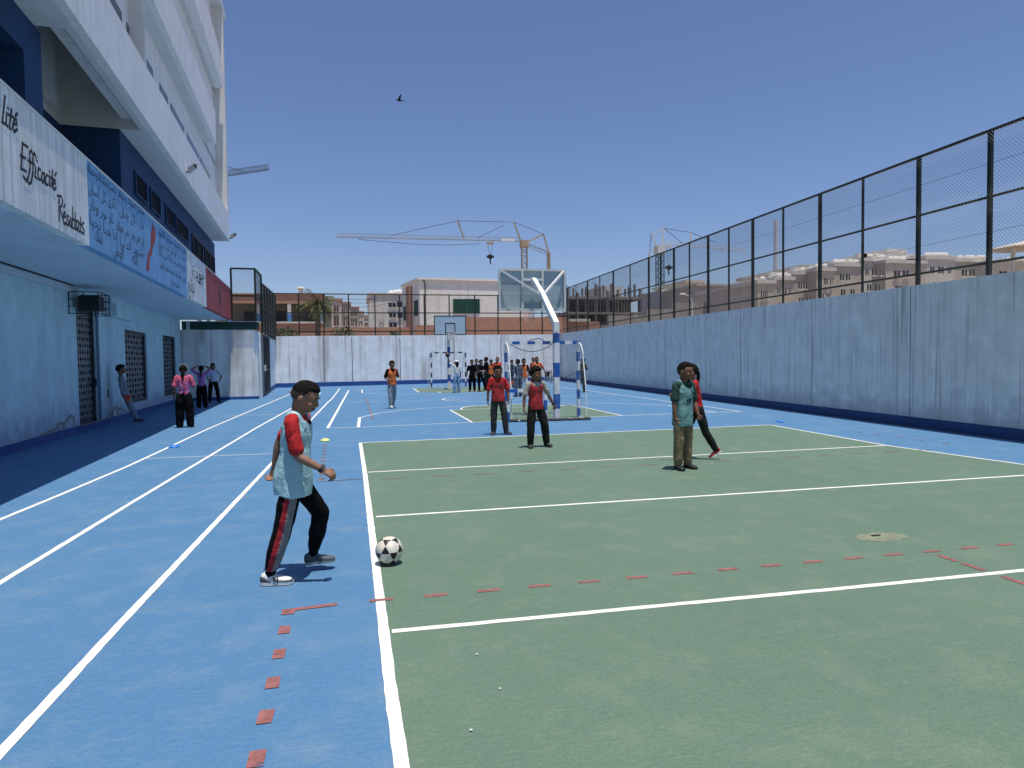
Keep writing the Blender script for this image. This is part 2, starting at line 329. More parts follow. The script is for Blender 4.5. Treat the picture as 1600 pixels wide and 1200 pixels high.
# ground floor wall with openings
ops = [(18.28, 19.76, .06, 3.10), (22.55, 25.3, .40, 2.66), (27.9, 30.35, .38, 2.70)]
w = MB(); u0 = -6
for a, b, z0, z1 in ops:
    w.bbox(-5.75, VW, u0, a, 0, 3.47); w.bbox(-5.75, VW, a, b, z1, 3.47); w.bbox(-5.75, VW, a, b, 0, z0); u0 = b
w.bbox(-5.75, VW, u0, 31.45, 0, 3.47)
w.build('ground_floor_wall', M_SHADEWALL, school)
bb = MB(); bb.bbox(VW, VW + .03, -6, 18.28, 0, .16); bb.bbox(VW, VW + .03, 18.28, 31.4, 0, .15); bb.build('baseboard', M_BASEBOARD, school)
# peeling plaster patches above the baseboard
M_PEEL = mat('bare_render', (.26, .25, .24), .9, .25, 25, bump=.4)
random.seed(4)
for (ua, ub, zz) in ((15.2, 17.9, .42), (20.3, 22.6, .40)):
    pl = MB(); n_ = 26; top = []
    for i in range(n_ + 1):
        t = i / n_; top.append((ua + (ub - ua) * t, .16 + zz * max(.02, (t ** 1.4 if ua < 16 else math.sin(math.pi * t)) * (.55 + .45 * random.random())) * .9))
    for i in range(n_):
        pass
        a, b = top[i], top[i + 1]; lo = .155 if random.random() < .35 else None
        za, zb = (lo, lo) if lo else (a[1] - .05 - .04 * random.random(), b[1] - .05 - .04 * random.random())
        pl.add([B(VW + .004, a[0], za), B(VW + .004, b[0], zb), B(VW + .004, b[0], b[1]), B(VW + .004, a[0], a[1])], [(0, 1, 2, 3)])
    pl.build('peeling_plaster', M_PEEL, school)
# perforated metal door and window grilles
def grille(name, u0, u1, z0, z1, cell, parent, pat):
    fr = MB(); v0 = VW - .10
    for a, b, c_, d_ in ((u0, u0 + .09, z0, z1), (u1 - .09, u1, z0, z1)): fr.bbox(v0 - .05, v0 + .05, a, b, c_, d_)
    fr.bbox(v0 - .05, v0 + .05, u0 + .09, u1 - .09, z0, z0 + .09); fr.bbox(v0 - .05, v0 + .05, u0 + .09, u1 - .09, z1 - .09, z1)
    f = fr.build(name, M_DARKMETAL, parent)
    p_ = MB(); a0, a1, b0, b1 = u0 + .09, u1 - .09, z0 + .09, z1 - .09
    nx = max(2, round((a1 - a0) / cell[0])); nz = max(2, round((b1 - b0) / cell[1])); cx = (a1 - a0) / nx; cz = (b1 - b0) / nz
    for i in range(nx):
        for j in range(nz):
            ca, cb = a0 + (i + .5) * cx, b0 + (j + .5) * cz; k = 4 if (pat == 0 or (i + j) % 2) else 6
            hx, hz_ = ((.42, .44) if (i + j) % 2 else (.30, .36)); hx *= cx; hz_ *= cz
            outer = [(ca - cx / 2, cb - cz / 2), (ca + cx / 2, cb - cz / 2), (ca + cx / 2, cb + cz / 2), (ca - cx / 2, cb + cz / 2)]
            inner = [(ca, cb - hz_), (ca + hx, cb), (ca, cb + hz_), (ca - hx, cb)]
            vs = [B(v0, q[0], q[1]) for q in outer] + [B(v0, q[0], q[1]) for q in inner]
            p_.add(vs, [(0, 1, 4), (1, 5, 4), (1, 2, 5), (2, 6, 5), (2, 3, 6), (3, 7, 6), (3, 0, 7), (0, 4, 7)])
    p_.build('perforated_panel', mat('grey_perforated_metal', (.105, .115, .125), .45, .15, 5, metal=.3), f)
    bk = MB(); bk.bbox(-5.72, -5.66, u0, u1, z0, z1); bk.build('dark_pane', M_DARKGLASS, f); return f
dgr = grille('door', *ops[0], (.20, .17), school, 1)
hb = MB(); hb.bbox(VW - .05, VW + .03, 19.55, 19.6, 1.05, 1.25); hb.build('door_handle', M_BLACK, dgr)
dj = MB(); dj.bbox(VW, VW + .02, 19.76, 19.95, .155, 3.12); dj.build('door_jamb', mat('jamb_blue', (.05, .11, .21), .6, .1), dgr)
grille('window', *ops[1], (.32, .18), school, 0); grille('window', *ops[2], (.32, .17), school, 0)
st = MB(); st.bbox(VW, VW + .10, 18.2, 20.0, 0.155, .165); st.build('doorstep', M_PEEL, school)
bx = MB(); bx.bbox(VW, VW + .28, 20.6, 20.75, 2.93, 3.28); bx.bbox(VW, VW + .12, 20.75, 22.9, 2.93, 3.47); bx.build('boxed_beam', M_SHADEWALL, school)
bx = MB(); bx.bbox(VW, VW + .05, 19.95, 20.75, 3.12, 3.47); bx.build('lintel_box', M_SHADEWALL, school)
pp = MB(); pp.bbox(VW, VW + .07, -6, 17.9, 3.30, 3.44); pp.build('cable_trunking', mat('white_trunking', (.52, .58, .64), .5, .05), school)
cb_ = MB(); cb_.tube([B(VW + .09, -6, 3.455), B(VW + .09, 17.9, 3.455)], .012, 5); cb_.build('cable', M_BLACK, school)
ob = MB(); ob.bbox(VW, VW + .02, 19.98 + .62, 20.68, .72, .93); ob.build('wall_socket', M_BLACK, school)
# canopy
cs = MB(); cs.bbox(-8, VF - .15, -6, 31.35, 3.472, 3.72); cs.build('canopy_slab', M_SOFFIT, school)
fas = {}
for nm, a, b, m_ in (('fascia_panel', -6, 12.01, M_FASCIA), ('anthem_panel', 12.01, 20.67, M_BLUEPANEL), ('motto_panel', 20.67, 24.2, M_FASCIA), ('flag_panel', 24.2, 31.35, M_REDPANEL)):
    q = MB(); q.bbox(VF - .15, VF, a, b, 3.47, 4.81); fas[nm] = q.build(nm, m_, school)
cp = MB(); cp.bbox(VF - .17, VF + .015, -6, 31.37, 4.81, 4.84); cp.build('coping', mat('coping_white', (.62, .63, .63), .8, .1, 6), school)
# first floor: navy blue, with a recess that runs up through the slab
fl = MB(); fl.bbox(-9, -4.0, -6, 9.6, 3.72, 6.87); fl.bbox(-9, -4.0, 9.6, 11.75, 3.72, 4.95); fl.bbox(-9, -4.0, 9.6, 11.75, 6.3, 6.87); fl.bbox(-9, -4.0, 11.75, 12.45, 3.72, 6.87)
fl.bbox(-9, -4.55, 9.6, 11.75, 4.95, 6.3)
fl.bbox(-9, -5.15, 12.45, 17.0, 3.72, 6.87); fl.bbox(-9, -4.0, 17.0, 32.2, 3.72, 6.87)
fl.build('first_floor_wall', M_NAVY, school)
wn_ = MB(); wn_.bbox(-4.545, -4.50, 9.62, 11.35, 4.97, 6.28); wf = wn_.build('window', M_DARKGLASS, school)
cu = MB()
for i in range(14): 
    ua = 9.7 + i * .09; cu.tube([B(-4.47 + .02 * (i % 2), ua, 4.97), B(-4.47 + .02 * (i % 2), ua + .012, 5.6), B(-4.47 + .02 * (i % 2), ua + .05 * (i > 9), 6.26)], .055, 6)
cu.build('curtain', mat('white_curtain', (.62, .62, .60), .8, .05), wf)
for i, (a, b, z0, z1) in enumerate(((18.16, 19.36, 5.70, 6.28), (19.76, 20.95, 5.70, 6.28), (21.67, 22.92, 5.70, 6.28), (23.19, 25.36, 5.70, 6.28), (26.19, 28.56, 4.90, 6.24), (29.14, 31.9, 4.90, 6.24))):
    q = MB(); q.bbox(-4.0, -3.985, a, b, z0, z1); wo = q.build('window', M_DARKGLASS, school)
    q = MB(); t = .05
    q.bbox(-3.985, -3.955, a, a + t, z0, z1); q.bbox(-3.985, -3.955, b - t, b, z0, z1); q.bbox(-3.985, -3.955, a + t, b - t, z0, z0 + t); q.bbox(-3.985, -3.955, a + t, b - t, z1 - t, z1)
    if i > 3: q.bbox(-3.985, -3.955, (a + b) / 2 - .03, (a + b) / 2 + .03, z0 + t, z1 - t)
    q.build('window_frame', M_DARKMETAL if i > 3 else M_NAVY, wo)
# upper floors: projecting white bands over a set-back wall
us = MB()
us.bbox(-9, VF - .15, -6, 12.2, 6.872, 7.1); us.bbox(-3.58, VF - .15, 12.2, 17, 6.872, 7.1); us.bbox(-9, VF - .15, 17, 31.4, 6.872, 7.1)
us.bbox(-9, VF - .15, -6, 27.9, 9.982, 10.2); us.bbox(-9, VF - .15, -6, 30.6, 13.12, 13.3); us.bbox(-9, VF, -6, 32.3, 16.7, 17.0)
us.build('floor_slabs', M_UPSOFFIT, school)
vo = MB(); vo.bbox(-9, -5.15, 12.2, 17, 6.871, 10); vo.bbox(-5.15, -3.45, 17.0, 17.2, 7.101, 9.98); vo.bbox(-5.15, -3.45, 12.0, 12.2, 7.101, 9.98); vo.bbox(-5.15, -5.0, 15.3, 16.3, 7.0, 9.9)
vo.build('recess_wall', mat('grey_recess_plaster', (.66, .66, .66), .85, .06, 2), school)
b1 = MB(); b1.bbox(VF - .15, VF, -6, 31.4, 6.87, 8.08); b1.build('facade_band', M_BAND, school)
b2 = MB(); b2.bbox(VF - .15, VF, -6, 27.9, 9.98, 11.18); b2.build('facade_band', M_BAND, school)
pts = [(-6, 13.1), (24.3, 13.12), (30.6, 13.10)]; topc = [onv(x, y, VF) for x, y in ((351, 135), (348, 108), (343, 80), (337, 55), (331, 35), (326, 18))]
topc = [(30.9, 13.6)] + [(min(31.2, a), z) for a, z in topc if z > 13.6] 
rim = pts + topc + [(-6, topc[-1][1])]
b3 = MB(); n_ = len(rim); b3.add([B(VF, a, z) for a, z in rim] + [B(VF - .3, a, z) for a, z in rim], [tuple(range(n_)), tuple(range(2 * n_ - 1, n_ - 1, -1))] + [(i, n_ + i, n_ + (i + 1) % n_, (i + 1) % n_) for i in range(n_)])
b3.build('facade_band', M_BAND, school)
bw = MB(); bw.bbox(-9, -3.75, -6, 12, 7.1, 9.98); bw.bbox(-9, -3.75, 17.2, 31.2, 7.1, 9.98); bw.bbox(-3.95, -3.75, 12, 17.2, 7.1, 9.98); bw.bbox(-9, -3.75, -6, 31.2, 10.2, 13.12); bw.bbox(-9, -3.75, -6, 31.2, 13.3, 16.7)
bw.build('upper_wall', M_BAND, school)
fn = MB(); fn.bbox(-3.72, VF - .004, 31.2, 31.55, 8.08, 16.7); fn.bbox(-9, -3.72, 31.2, 31.5, 6.9, 16.7); fn.build('end_fin', M_FIN, school)
for a, b in ((13.2, 14.6), (15.0, 16.4), (16.8, 17.95), (18.25, 19.35), (20.15, 21.2), (21.6, 23.7), (24.25, 26.7), (27.0, 29.4)):
    q = MB(); q.bbox(-3.75, -3.735, a, b, 8.2, 9.16); q.build('window', mat('grey_window_glass', (.05, .07, .075), .15, .15, 2, spec=.6), school)
# CCTV cameras
def cctv(u, z, lab):
    t = empty('security_camera', B(VF, u, z), label=lab, cat='security camera', group='security cameras on the white facade')
    a = MB(); a.tube([B(VF, u, z), B(VF + .12, u, z - .02)], .02, 8); a.bbox(VF, VF + .012, u - .05, u + .05, z - .07, z + .07); a.build('bracket', M_WHITEMETAL, t)
    h = MB(); d_ = (BN * .55 - BD * .5 + Vector((0, 0, .25))).normalized(); p = B(VF + .12, u, z)
    h.bar(p - d_ * .12, p + d_ * .22, .10, .09); h.bar(p - d_ * .12 + Vector((0, 0, .055)), p + d_ * .27 + Vector((0, 0, .055)), .12, .012)
    hb = h.build('housing', mat('cctv_grey', (.42, .42, .40), .4, .05), t); l = MB(); l.tube([p + d_ * .22, p + d_ * .235], .038, 10); l.build('lens', M_BLACK, hb)
cctv(20.97, 7.10, 'grey bullet camera on the white band above the four small navy windows')
cctv(31.25, 7.05, 'grey bullet camera on the far bottom corner of the white band')
# speaker in a wire cage over the door
sp = empty('loudspeaker', B(VW, 18.0, 2.85), label='black loudspeaker in a wire cage on the blue wall over the door', cat='loudspeaker')
a = MB(); a.bbox(VW + .12, VW + .55, 18.02, 18.5, 2.90, 3.24); a.build('speaker_box', M_BLACK, sp)
cg = MB()
for z in (2.80, 2.97, 3.13, 3.30):
    P = [B(VW, 17.75, z), B(VW + .62, 17.75, z), B(VW + .62, 18.62, z), B(VW, 18.62, z)]
    for i in range(3): cg.bar(P[i], P[i + 1], .018)
for v_, u_ in ((.02, 17.75), (.32, 17.75), (.62, 17.75), (.62, 18.04), (.62, 18.33), (.62, 18.62), (.32, 18.62)): cg.bar(B(VW + v_, u_, 2.80), B(VW + v_, u_, 3.30), .018)
cg.build('wire_cage', M_BLACK, sp)

# ------------------------------------------------------------------ the writing on the fascia
def strokes(mb, lines, scale, ox, oy, w):
    """brush strokes traced in photo pixels, laid on the fascia plane"""
    for ln in lines:
        pts = [onv(ox + x / scale, oy + y / scale, VF) for x, y in ln]
        for i in range(len(pts) - 1):
            (a, za), (b, zb) = pts[i], pts[i + 1]; du, dz = b - a, zb - za; L_ = math.hypot(du, dz) or 1e-6
            nx, nz = -dz / L_ * w / 2, du / L_ * w / 2; ex, ez = du / L_ * w * .3, dz / L_ * w * .3
            q = [(a - ex + nx, za - ez + nz), (b + ex + nx, zb + ez + nz), (b + ex - nx, zb + ez - nz), (a - ex - nx, za - ez - nz)]
            dv = .004 + .0004 * (len(mb.f) % 9); mb.add([B(VF + dv, *p) for p in q], [(0, 1, 2, 3)])
LE = MB()
Y150 = [[(60, 0), (25, 330), (55, 345)], [(82, 210), (70, 360), (92, 378)], [(92, 148), (98, 158)], [(142, 165), (110, 400), (132, 415)], [(98, 232), (168, 268)],
        [(165, 350), (205, 352), (200, 290), (170, 300), (155, 400), (172, 450), (212, 415)], [(188, 248), (212, 218)],
        [(275, 590), (260, 905)], [(270, 588), (345, 642)], [(250, 742), (312, 782)], [(255, 905), (328, 945)],
        [(402, 720), (388, 680), (366, 705), (372, 900), (347, 1030), (320, 1062), (288, 1005)], [(345, 808), (425, 855)], [(446, 772), (428, 715), (410, 742), (408, 950), (387, 1080), (363, 1098), (332, 1055)],
        [(442, 890), (435, 1010), (457, 1030)], [(452, 805), (460, 818)], [(502, 925), (480, 905), (468, 965), (480, 1042), (502, 1045)],
        [(550, 965), (525, 962), (513, 1040), (530, 1085), (550, 1030)], [(550, 965), (550, 1080), (562, 1095)], [(602, 1002), (580, 985), (564, 1042), (576, 1110), (597, 1110)],
        [(620, 1000), (612, 1110), (626, 1132)], [(613, 942), (619, 952)], [(652, 928), (640, 1120), (656, 1150)], [(622, 1010), (672, 1045)],
        [(664, 1092), (690, 1095), (686, 1050), (666, 1058), (658, 1140), (674, 1176), (697, 1142)], [(680, 1000), (697, 962)]]
strokes(LE, Y150, 8, 0, 150, .036)
Y300 = [[(735, 60), (735, 362)], [(712, 45), (760, 52), (782, 110), (772, 165), (740, 200)], [(745, 200), (797, 392)], [(785, 302), (815, 315), (806, 250), (790, 268), (784, 350), (800, 402), (827, 378)], [(794, 192), (812, 158)],
        [(857, 308), (840, 288), (834, 330), (860, 380), (850, 422), (824, 395)], [(875, 318), (869, 410), (885, 440), (895, 345)], [(896, 338), (895, 452)], [(905, 188), (900, 440), (916, 456)],
        [(936, 258), (930, 450), (946, 470)], [(912, 343), (958, 362)], [(976, 370), (955, 365), (949, 440), (962, 476), (977, 430)], [(978, 370), (978, 485), (991, 497)], [(1006, 318), (1000, 490), (1013, 506)], [(983, 393), (1028, 416)],
        [(1046, 392), (1030, 385), (1024, 430), (1050, 480), (1045, 525), (1014, 500)]]
strokes(LE, Y300, 8, 0, 300, .034)
LE.build('french_lettering', M_LETTER, fas['fascia_panel'])
# Arabic: joined letter forms worked out here, laid left to right
FORMS = {}
for cp_ in range(0xFE70, 0xFEFD):
    dcm = unicodedata.decomposition(chr(cp_)).split()
    if len(dcm) >= 2: FORMS[(tuple(int(x, 16) for x in dcm[1:]), dcm[0])] = chr(cp_)
def shape(txt):
    out = []; n_ = len(txt); i = 0; fwd = lambda ch: ((ord(ch),), '<initial>') in FORMS; anyf = lambda ch: ((ord(ch),), '<final>') in FORMS
    prev = False
    while i < n_:
        ch = txt[i]
        if ch == '\u0644' and i + 1 < n_ and ((0x644, ord(txt[i + 1])), '<isolated>') in FORMS:
            k = (0x644, ord(txt[i + 1])); out.append(FORMS[(k, '<final>' if prev else '<isolated>')]); prev = False; i += 2; continue
        if not anyf(ch): out.append(ch); prev = False; i += 1; continue
        nx = i + 1 < n_ and anyf(txt[i + 1]); f_ = fwd(ch) and nx
        tag_ = '<medial>' if (prev and f_) else '<initial>' if f_ else '<final>' if prev else '<isolated>'
        out.append(FORMS.get(((ord(ch),), tag_), ch)); prev = f_; i += 1
    return ''.join(reversed(out))
def text_mesh(txt, M4, width=None, height=1.0, extrude=0.0, bold=0.0):
    """text as mesh data: baseline from the origin along +X, fitted to width; returns verts, faces"""
    cu_ = bpy.data.curves.new('text', 'FONT'); cu_.body = txt; cu_.size = height; cu_.offset = bold; cu_.resolution_u = 3; cu_.extrude = extrude
    o = bpy.data.objects.new('text', cu_); COL.objects.link(o); dg = bpy.context.evaluated_depsgraph_get(); dg.update()
    me = o.evaluated_get(dg).to_mesh(); vs = [v.co.copy() for v in me.vertices]; fs = [tuple(p.vertices) for p in me.polygons]
    o.evaluated_get(dg).to_mesh_clear(); bpy.data.objects.remove(o); bpy.data.curves.remove(cu_)
    if vs and width:
        x0 = min(v.x for v in vs); x1 = max(v.x for v in vs); k = width / max(1e-6, x1 - x0)
        for v in vs: v.x = (v.x - x0) * k
    return [M4 @ v for v in vs], fs
def fascia_text(mb, txt, p0, p1, h):
    (a, za), (b, zb) = onv(*p0, VF), onv(*p1, VF)
    ux = BD * (b - a) + Vector((0, 0, zb - za)); L_ = ux.length; ux.normalize(); uz = Vector((0, 0, 1))
    M4 = Matrix(((ux.x, uz.x, BN.x, 0), (ux.y, uz.y, BN.y, 0), (ux.z, uz.z, BN.z, 0), (0, 0, 0, 1))); M4.translation = B(VF + .004, a, za)
    vs, fs = text_mesh(shape(txt), M4, L_, h * .9, 0, -.001); mb.add(vs, fs)
A = MB(); K = 3.333
P = lambda cx, cy: (cx / K, 120 + cy / K)
for t, a, b, h in (('منتدى السؤدد وحماه', (618, 625), (748, 722), .28), ('دمت منتداه وحماه', (455, 495), (603, 610), .28), ('ملء كل جنان', (622, 715), (748, 795), .28), ('ذكرى كل لسان', (460, 600), (606, 690), .28),
                   ('في فمي وفي دمي هواك', (606, 795), (750, 875), .28), ('ثار نور ونار', (465, 680), (592, 770), .28), ('نشهد الدنيا', (625, 880), (750, 945), .28), ('انا هنا نحيا', (468, 765), (610, 860), .28),
                   ('الملك', (497, 850), (534, 876), .34), ('الوطن', (590, 925), (642, 952), .34), ('الله', (688, 968), (716, 984), .34),
                   ('منبت الاحرار مشرق الانوار', (824, 820), (968, 925), .26), ('عشت في الاوطان للعلا عنوان', (822, 880), (968, 965), .26), ('بالروح بالجسد هب فتاك لبى نداك', (824, 925), (968, 1012), .26),
                   ('اخوتي هيا للعلا سعيا نشهد الدنيا', (830, 990), (968, 1070), .26), ('بشعار', (888, 1080), (938, 1105), .28)):
    A = MB(); fascia_text(A, t, P(*a), P(*b), h); A.build('verse_line', M_ARABIC, fas['anthem_panel'])
# red outline map between the two verses
mp_ = MB(); rim = [(795, 755), (800, 775), (808, 790), (810, 830), (806, 860), (797, 880), (792, 905), (788, 930), (780, 935), (776, 1010), (760, 1012), (765, 950), (772, 915), (782, 895), (786, 850), (784, 820), (792, 785)]
pr = [onv(*P(x, y), VF) for x, y in rim]; mp_.add([B(VF + .004, a, z) for a, z in pr], [tuple(range(len(pr)))])
mp_.build('red_map', mat('red_map_paint', (.36, .06, .055), .7, .15, 8), fas['anthem_panel'])
A = MB()
for t, a, b, h in (('جودة', (1000, 1040), (1068, 1062), .55), ('كفاءة', (1008, 1058), (1056, 1090), .5), ('نتائج', (980, 1108), (1014, 1132), .6)): 
    A = MB(); fascia_text(A, t, P(*a), P(*b), h); A.build('motto_word', M_LETTER, fas['motto_panel'])
sr = MB(); cu0, cz0 = 27.6, 4.12; sp_ = [(cu0 + .42 * math.sin(R(72 * i * 2)), cz0 + .42 * math.cos(R(72 * i * 2))) for i in range(6)]
for i in range(5):
    (a, za), (b, zb) = sp_[i], sp_[i + 1]; du, dz = b - a, zb - za; L_ = math.hypot(du, dz); nx, nz = -dz / L_ * .035, du / L_ * .035
    sr.add([B(VF + .004 + .0005 * i, *q) for q in ((a + nx, za + nz), (b + nx, zb + nz), (b - nx, zb - nz), (a - nx, za - nz))], [(0, 1, 2, 3)])
sr.build('star_outline', mat('dull_green_star', (.085, .060, .045), .7, .2, 9), fas['flag_panel'])

# ------------------------------------------------------------------ walls round the court
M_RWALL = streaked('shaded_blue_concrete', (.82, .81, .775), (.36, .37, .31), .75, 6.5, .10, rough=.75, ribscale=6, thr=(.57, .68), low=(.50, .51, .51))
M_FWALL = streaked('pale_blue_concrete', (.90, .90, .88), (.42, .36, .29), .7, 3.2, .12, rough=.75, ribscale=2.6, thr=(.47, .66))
RH = lambda y: 3.08 + (y - 9.4) * .0105
FT = lambda y: 5.84 + (y - 9.4) * .0225
Y1 = 47.7
def rwall():
    t = empty('concrete_wall', (WX(-6), -6, 0), label='long shaded blue concrete wall with vertical streaks along the right of the court', cat='wall')
    a = Vector((WX(-6), -6, 0)); b = Vector((WX(Y1), Y1, 0)); o_ = Vector((.22, 0, 0)); z = Vector((0, 0, 1))
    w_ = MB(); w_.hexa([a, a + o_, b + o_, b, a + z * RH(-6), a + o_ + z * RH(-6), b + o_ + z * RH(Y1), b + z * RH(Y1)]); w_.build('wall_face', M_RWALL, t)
    q = Vector((-.03, 0, 0)); b_ = MB(); b_.hexa([a + q, a, b, b + q, a + q + z * .21, a + z * .21, b + z * .21, b + q + z * .21]); b_.build('baseboard', mat('navy_baseboard', (.018, .060, .19), .6, .15, 3), t)
    j = MB()
    for y in (12.45, 16.15, 20.2, 27.0, 33.0):
        j.add([(WX(y) - .004, y, .22), (WX(y + .018) - .004, y + .018, .22), (WX(y + .018) - .004, y + .018, RH(y) - .02), (WX(y) - .004, y, RH(y) - .02)], [(0, 1, 2, 3)])
    j.build('joint_seal', mat('dark_joint', (.16, .18, .19), .9, .3, 9), t)
    gt = MB(); gt.add([(WX(-6) - .12, -6, .003), (WX(-6) - .035, -6, .003), (WX(Y1) - .035, Y1, .003), (WX(Y1) - .12, Y1, .003)], [(0, 1, 2, 3)]); gt.build('wall_shadow_strip', mat('painted_wall_shade', (.06, .075, .095), .8, .25, 4), kind='structure')  # dark strip painted along the wall's foot to fill out its cast shadow
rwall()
fw = empty('concrete_wall', FARL, label='sunlit pale blue concrete wall with brown drip stains at the far end of the court', cat='wall')
def fwall():
    d_ = (FARR - FARL).normalized(); n_ = Vector((-d_.y, d_.x, 0)); z = Vector((0, 0, 1)); a, b = FARL - d_ * 3.2, FARR + d_ * .3
    w_ = MB(); w_.hexa([a, b, b + n_ * .25, a + n_ * .25, a + z * 3.25, b + z * 3.42, b + n_ * .25 + z * 3.42, a + n_ * .25 + z * 3.25]); w_.build('wall_face', M_FWALL, fw)
    b_ = MB(); b2_ = FARR - d_ * .05; b_.hexa([FARL - n_ * .04, b2_ - n_ * .04, b2_, FARL, FARL - n_ * .04 + z * .28, b2_ - n_ * .04 + z * .28, b2_ + z * .28, FARL + z * .28]); b_.build('baseboard', M_BASEBOARD, fw)
    j = MB()
    for s_ in (3.2, 5.0, 8.2, 12.0, 15.5):
        p = FARL + d_ * s_ - n_ * .004; j.add([p + z * .3, p + d_ * .05 + z * .3, p + d_ * .05 + z * 3.2, p + z * 3.2], [(0, 1, 2, 3)])
    j.build('joint_seal', MATS['dark_joint'], fw)
fwall()
# short block by the gate, left
blk = empty('concrete_block_wall', B(-3.6, 31.6, 0), label='pale concrete boundary block with drip stains beside the open gate', cat='wall')
q = MB(); q.hexa([B(-6.2, 31.5, 0), B(-2.30, 31.5, 0), B(-2.15, 32.0, 0), B(-6.2, 32.0, 0), B(-6.2, 31.5, 3.06), B(-2.42, 31.5, 3.06), B(-2.18, 32.0, 2.95), B(-6.2, 32.0, 3.06)])
q.build('wall_face', streaked('grey_blue_concrete', (.82, .83, .81), (.36, .35, .32), .8, 2.6, .10, rough=.8, ribscale=6, thr=(.46, .62)), blk)
q = MB(); q.bbox(-6.2, -2.27, 31.47, 31.5, 0, .13); q.build('baseboard', M_BASEBOARD, blk)
gb = MB(); gb.bbox(-5.3, -2.2, 31.492, 31.75, 3.065, 3.40); gb.build('green_beam', mat('dark_green_beam', (.010, .050, .038), .5, .15, 4), blk)
gb = MB(); gb.bbox(-5.3, -2.2, 31.48, 31.78, 3.40, 3.43); gb.bbox(-5.12, -4.98, 31.44, 31.49, 3.06, 3.40); gb.build('beam_trim', mat('cream_trim', (.55, .56, .52), .7, .1), blk)
lw = empty('concrete_wall', B(-2.2, 39, 0), label='short pale boundary wall between the open gate and the far wall', cat='wall')
q = MB(); q.bbox(-2.45, -2.22, 38.3, 45.6, 0, 3.2); q.build('wall_face', M_FWALL, lw); q = MB(); q.bbox(-2.22, -2.19, 38.3, 45.3, 0, .25); q.build('baseboard', M_BASEBOARD, lw)
gt = empty('metal_gate', B(-2.2, 32.1, 0), label='dark grey metal gate leaf standing in the gap beside the concrete block', cat='gate')
q = MB(); q.bbox(-2.26, -2.20, 32.1, 34.2, .08, 2.95); q.build('sheet_leaf', mat('grey_gate_sheet', (.085, .088, .095), .5, .1, 3, metal=.3), gt)
q = MB()
for u_ in (34.3, 35.2, 36.2, 37.2, 38.2): q.bar(B(-2.2, u_, .06), B(-2.2, u_, 2.95), .09)
for z_ in (.08, 1.25, 2.92): q.bar(B(-2.2, 34.25, z_), B(-2.2, 38.25, z_), .07)
q.build('gate_frame', M_DARKMETAL, gt)
q = MB(); q.bbox(-2.2, -2.10, 34.0, 34.12, 1.2, 1.5); q.build('gate_latch', mat('pale_latch', (.5, .5, .48), .4, .1), gt)

# ------------------------------------------------------------------ chain link fences
def chain(mb, P_, L_, hfun, z0fun, w=.07, r=.0022):
    """P_(s, z) -> point; diamonds of straight wire between z0fun(s) and hfun(s)"""
    H = max(hfun(0) - z0fun(0), hfun(L_) - z0fun(L_)); n_ = int((L_ + H) / w) + 1
    for k in range(n_):
        for sgn in (1, -1):
            s0 = -H + k * w if sgn > 0 else k * w
            a, b = s0, s0 + sgn * H; za, zb = 0., H
            lo, hi = min(a, b), max(a, b)
            def at(s): return (s - a) / (b - a) * H
            ca, cb = max(0, min(L_, a)), max(0, min(L_, b))
            if abs(ca - cb) < 1e-4: continue
            za, zb = at(ca), at(cb)
            top = min(hfun(ca) - z0fun(ca), hfun(cb) - z0fun(cb))
            if za > top and zb > top: continue
            if zb > top: cb = ca + (cb - ca) * (top - za) / (zb - za); zb = top
            mb.wire(P_(ca, z0fun(ca) + za), P_(cb, z0fun(cb) + zb), r)
rf = empty('chain_link_fence', (WX(9), 9, RH(9)), label='tall dark green chain link fence standing on the right wall', cat='fence')
PX_R = [(1172, 1), (1219, 0), (1276, 1), (1342, 0), (1428, 1), (1538, 1), (1135, 0), (1103, 1), (1074, 0), (1050, 1), (1029, 0), (1011, 1), (982, 0), (956, 1), (935, 0), (916, 1), (898, 0), (884, 1)]
def wall_y(px):
    d_ = ray(px, 480); t = (11.95 - .0829 * 12) / (d_.x - .0829 * d_.y); return (CAM + d_ * t).y
ys = sorted(wall_y(p) for p, _ in PX_R); thick = {round(wall_y(p), 3): k for p, k in PX_R}
XO = .10
ylist = [(y, thick[round(y, 3)]) for y in ys if y < Y1] + [(y, k) for y, k in ((8.75, 0), (6.8, 1), (4.8, 0), (2.8, 1))]
for y, k in ylist:
    q = MB(); w_ = .072 if k else .045; q.bar((WX(y) + XO, y, RH(y)), (WX(y) + XO, y, FT(y)), w_); q.build('post', M_DARKGREEN, rf)
ya, yb = 2.0, Y1
for fr_ in (1.0, .545, .09):
    q = MB(); zz = lambda y: RH(y) + (FT(y) - RH(y)) * fr_; q.tube([(WX(ya) + XO, ya, zz(ya)), (WX(yb) + XO, yb, zz(yb))], .032 if fr_ == 1 else .026, 6); q.build('rail', M_DARKGREEN, rf)
q = MB(); L_ = (yb - ya) * 1.00343; chain(q, lambda s, z: Vector((WX(ya + s / 1.00343) + XO - .05, ya + s / 1.00343, z)), L_, lambda s: FT(ya + s), lambda s: RH(ya + s) + .02, .078, .0026); q.build('chain_link_mesh', M_WIRE, rf)
for fr_ in (.3, .77):
    q = MB(); zz = lambda y: RH(y) + (FT(y) - RH(y)) * fr_; q.tube([(WX(ya) + XO - .05, ya, zz(ya)), (WX(yb) + XO - .05, yb, zz(yb))], .004, 4); q.build('tension_wire', M_WIRE, rf)
bf = empty('chain_link_fence', FARL + Vector((8, 1.2, 3.3)), label='dark chain link fence standing on the far wall behind the goals', cat='fence')
dF = (FARR - FARL).normalized(); nF = Vector((-dF.y, dF.x, 0))
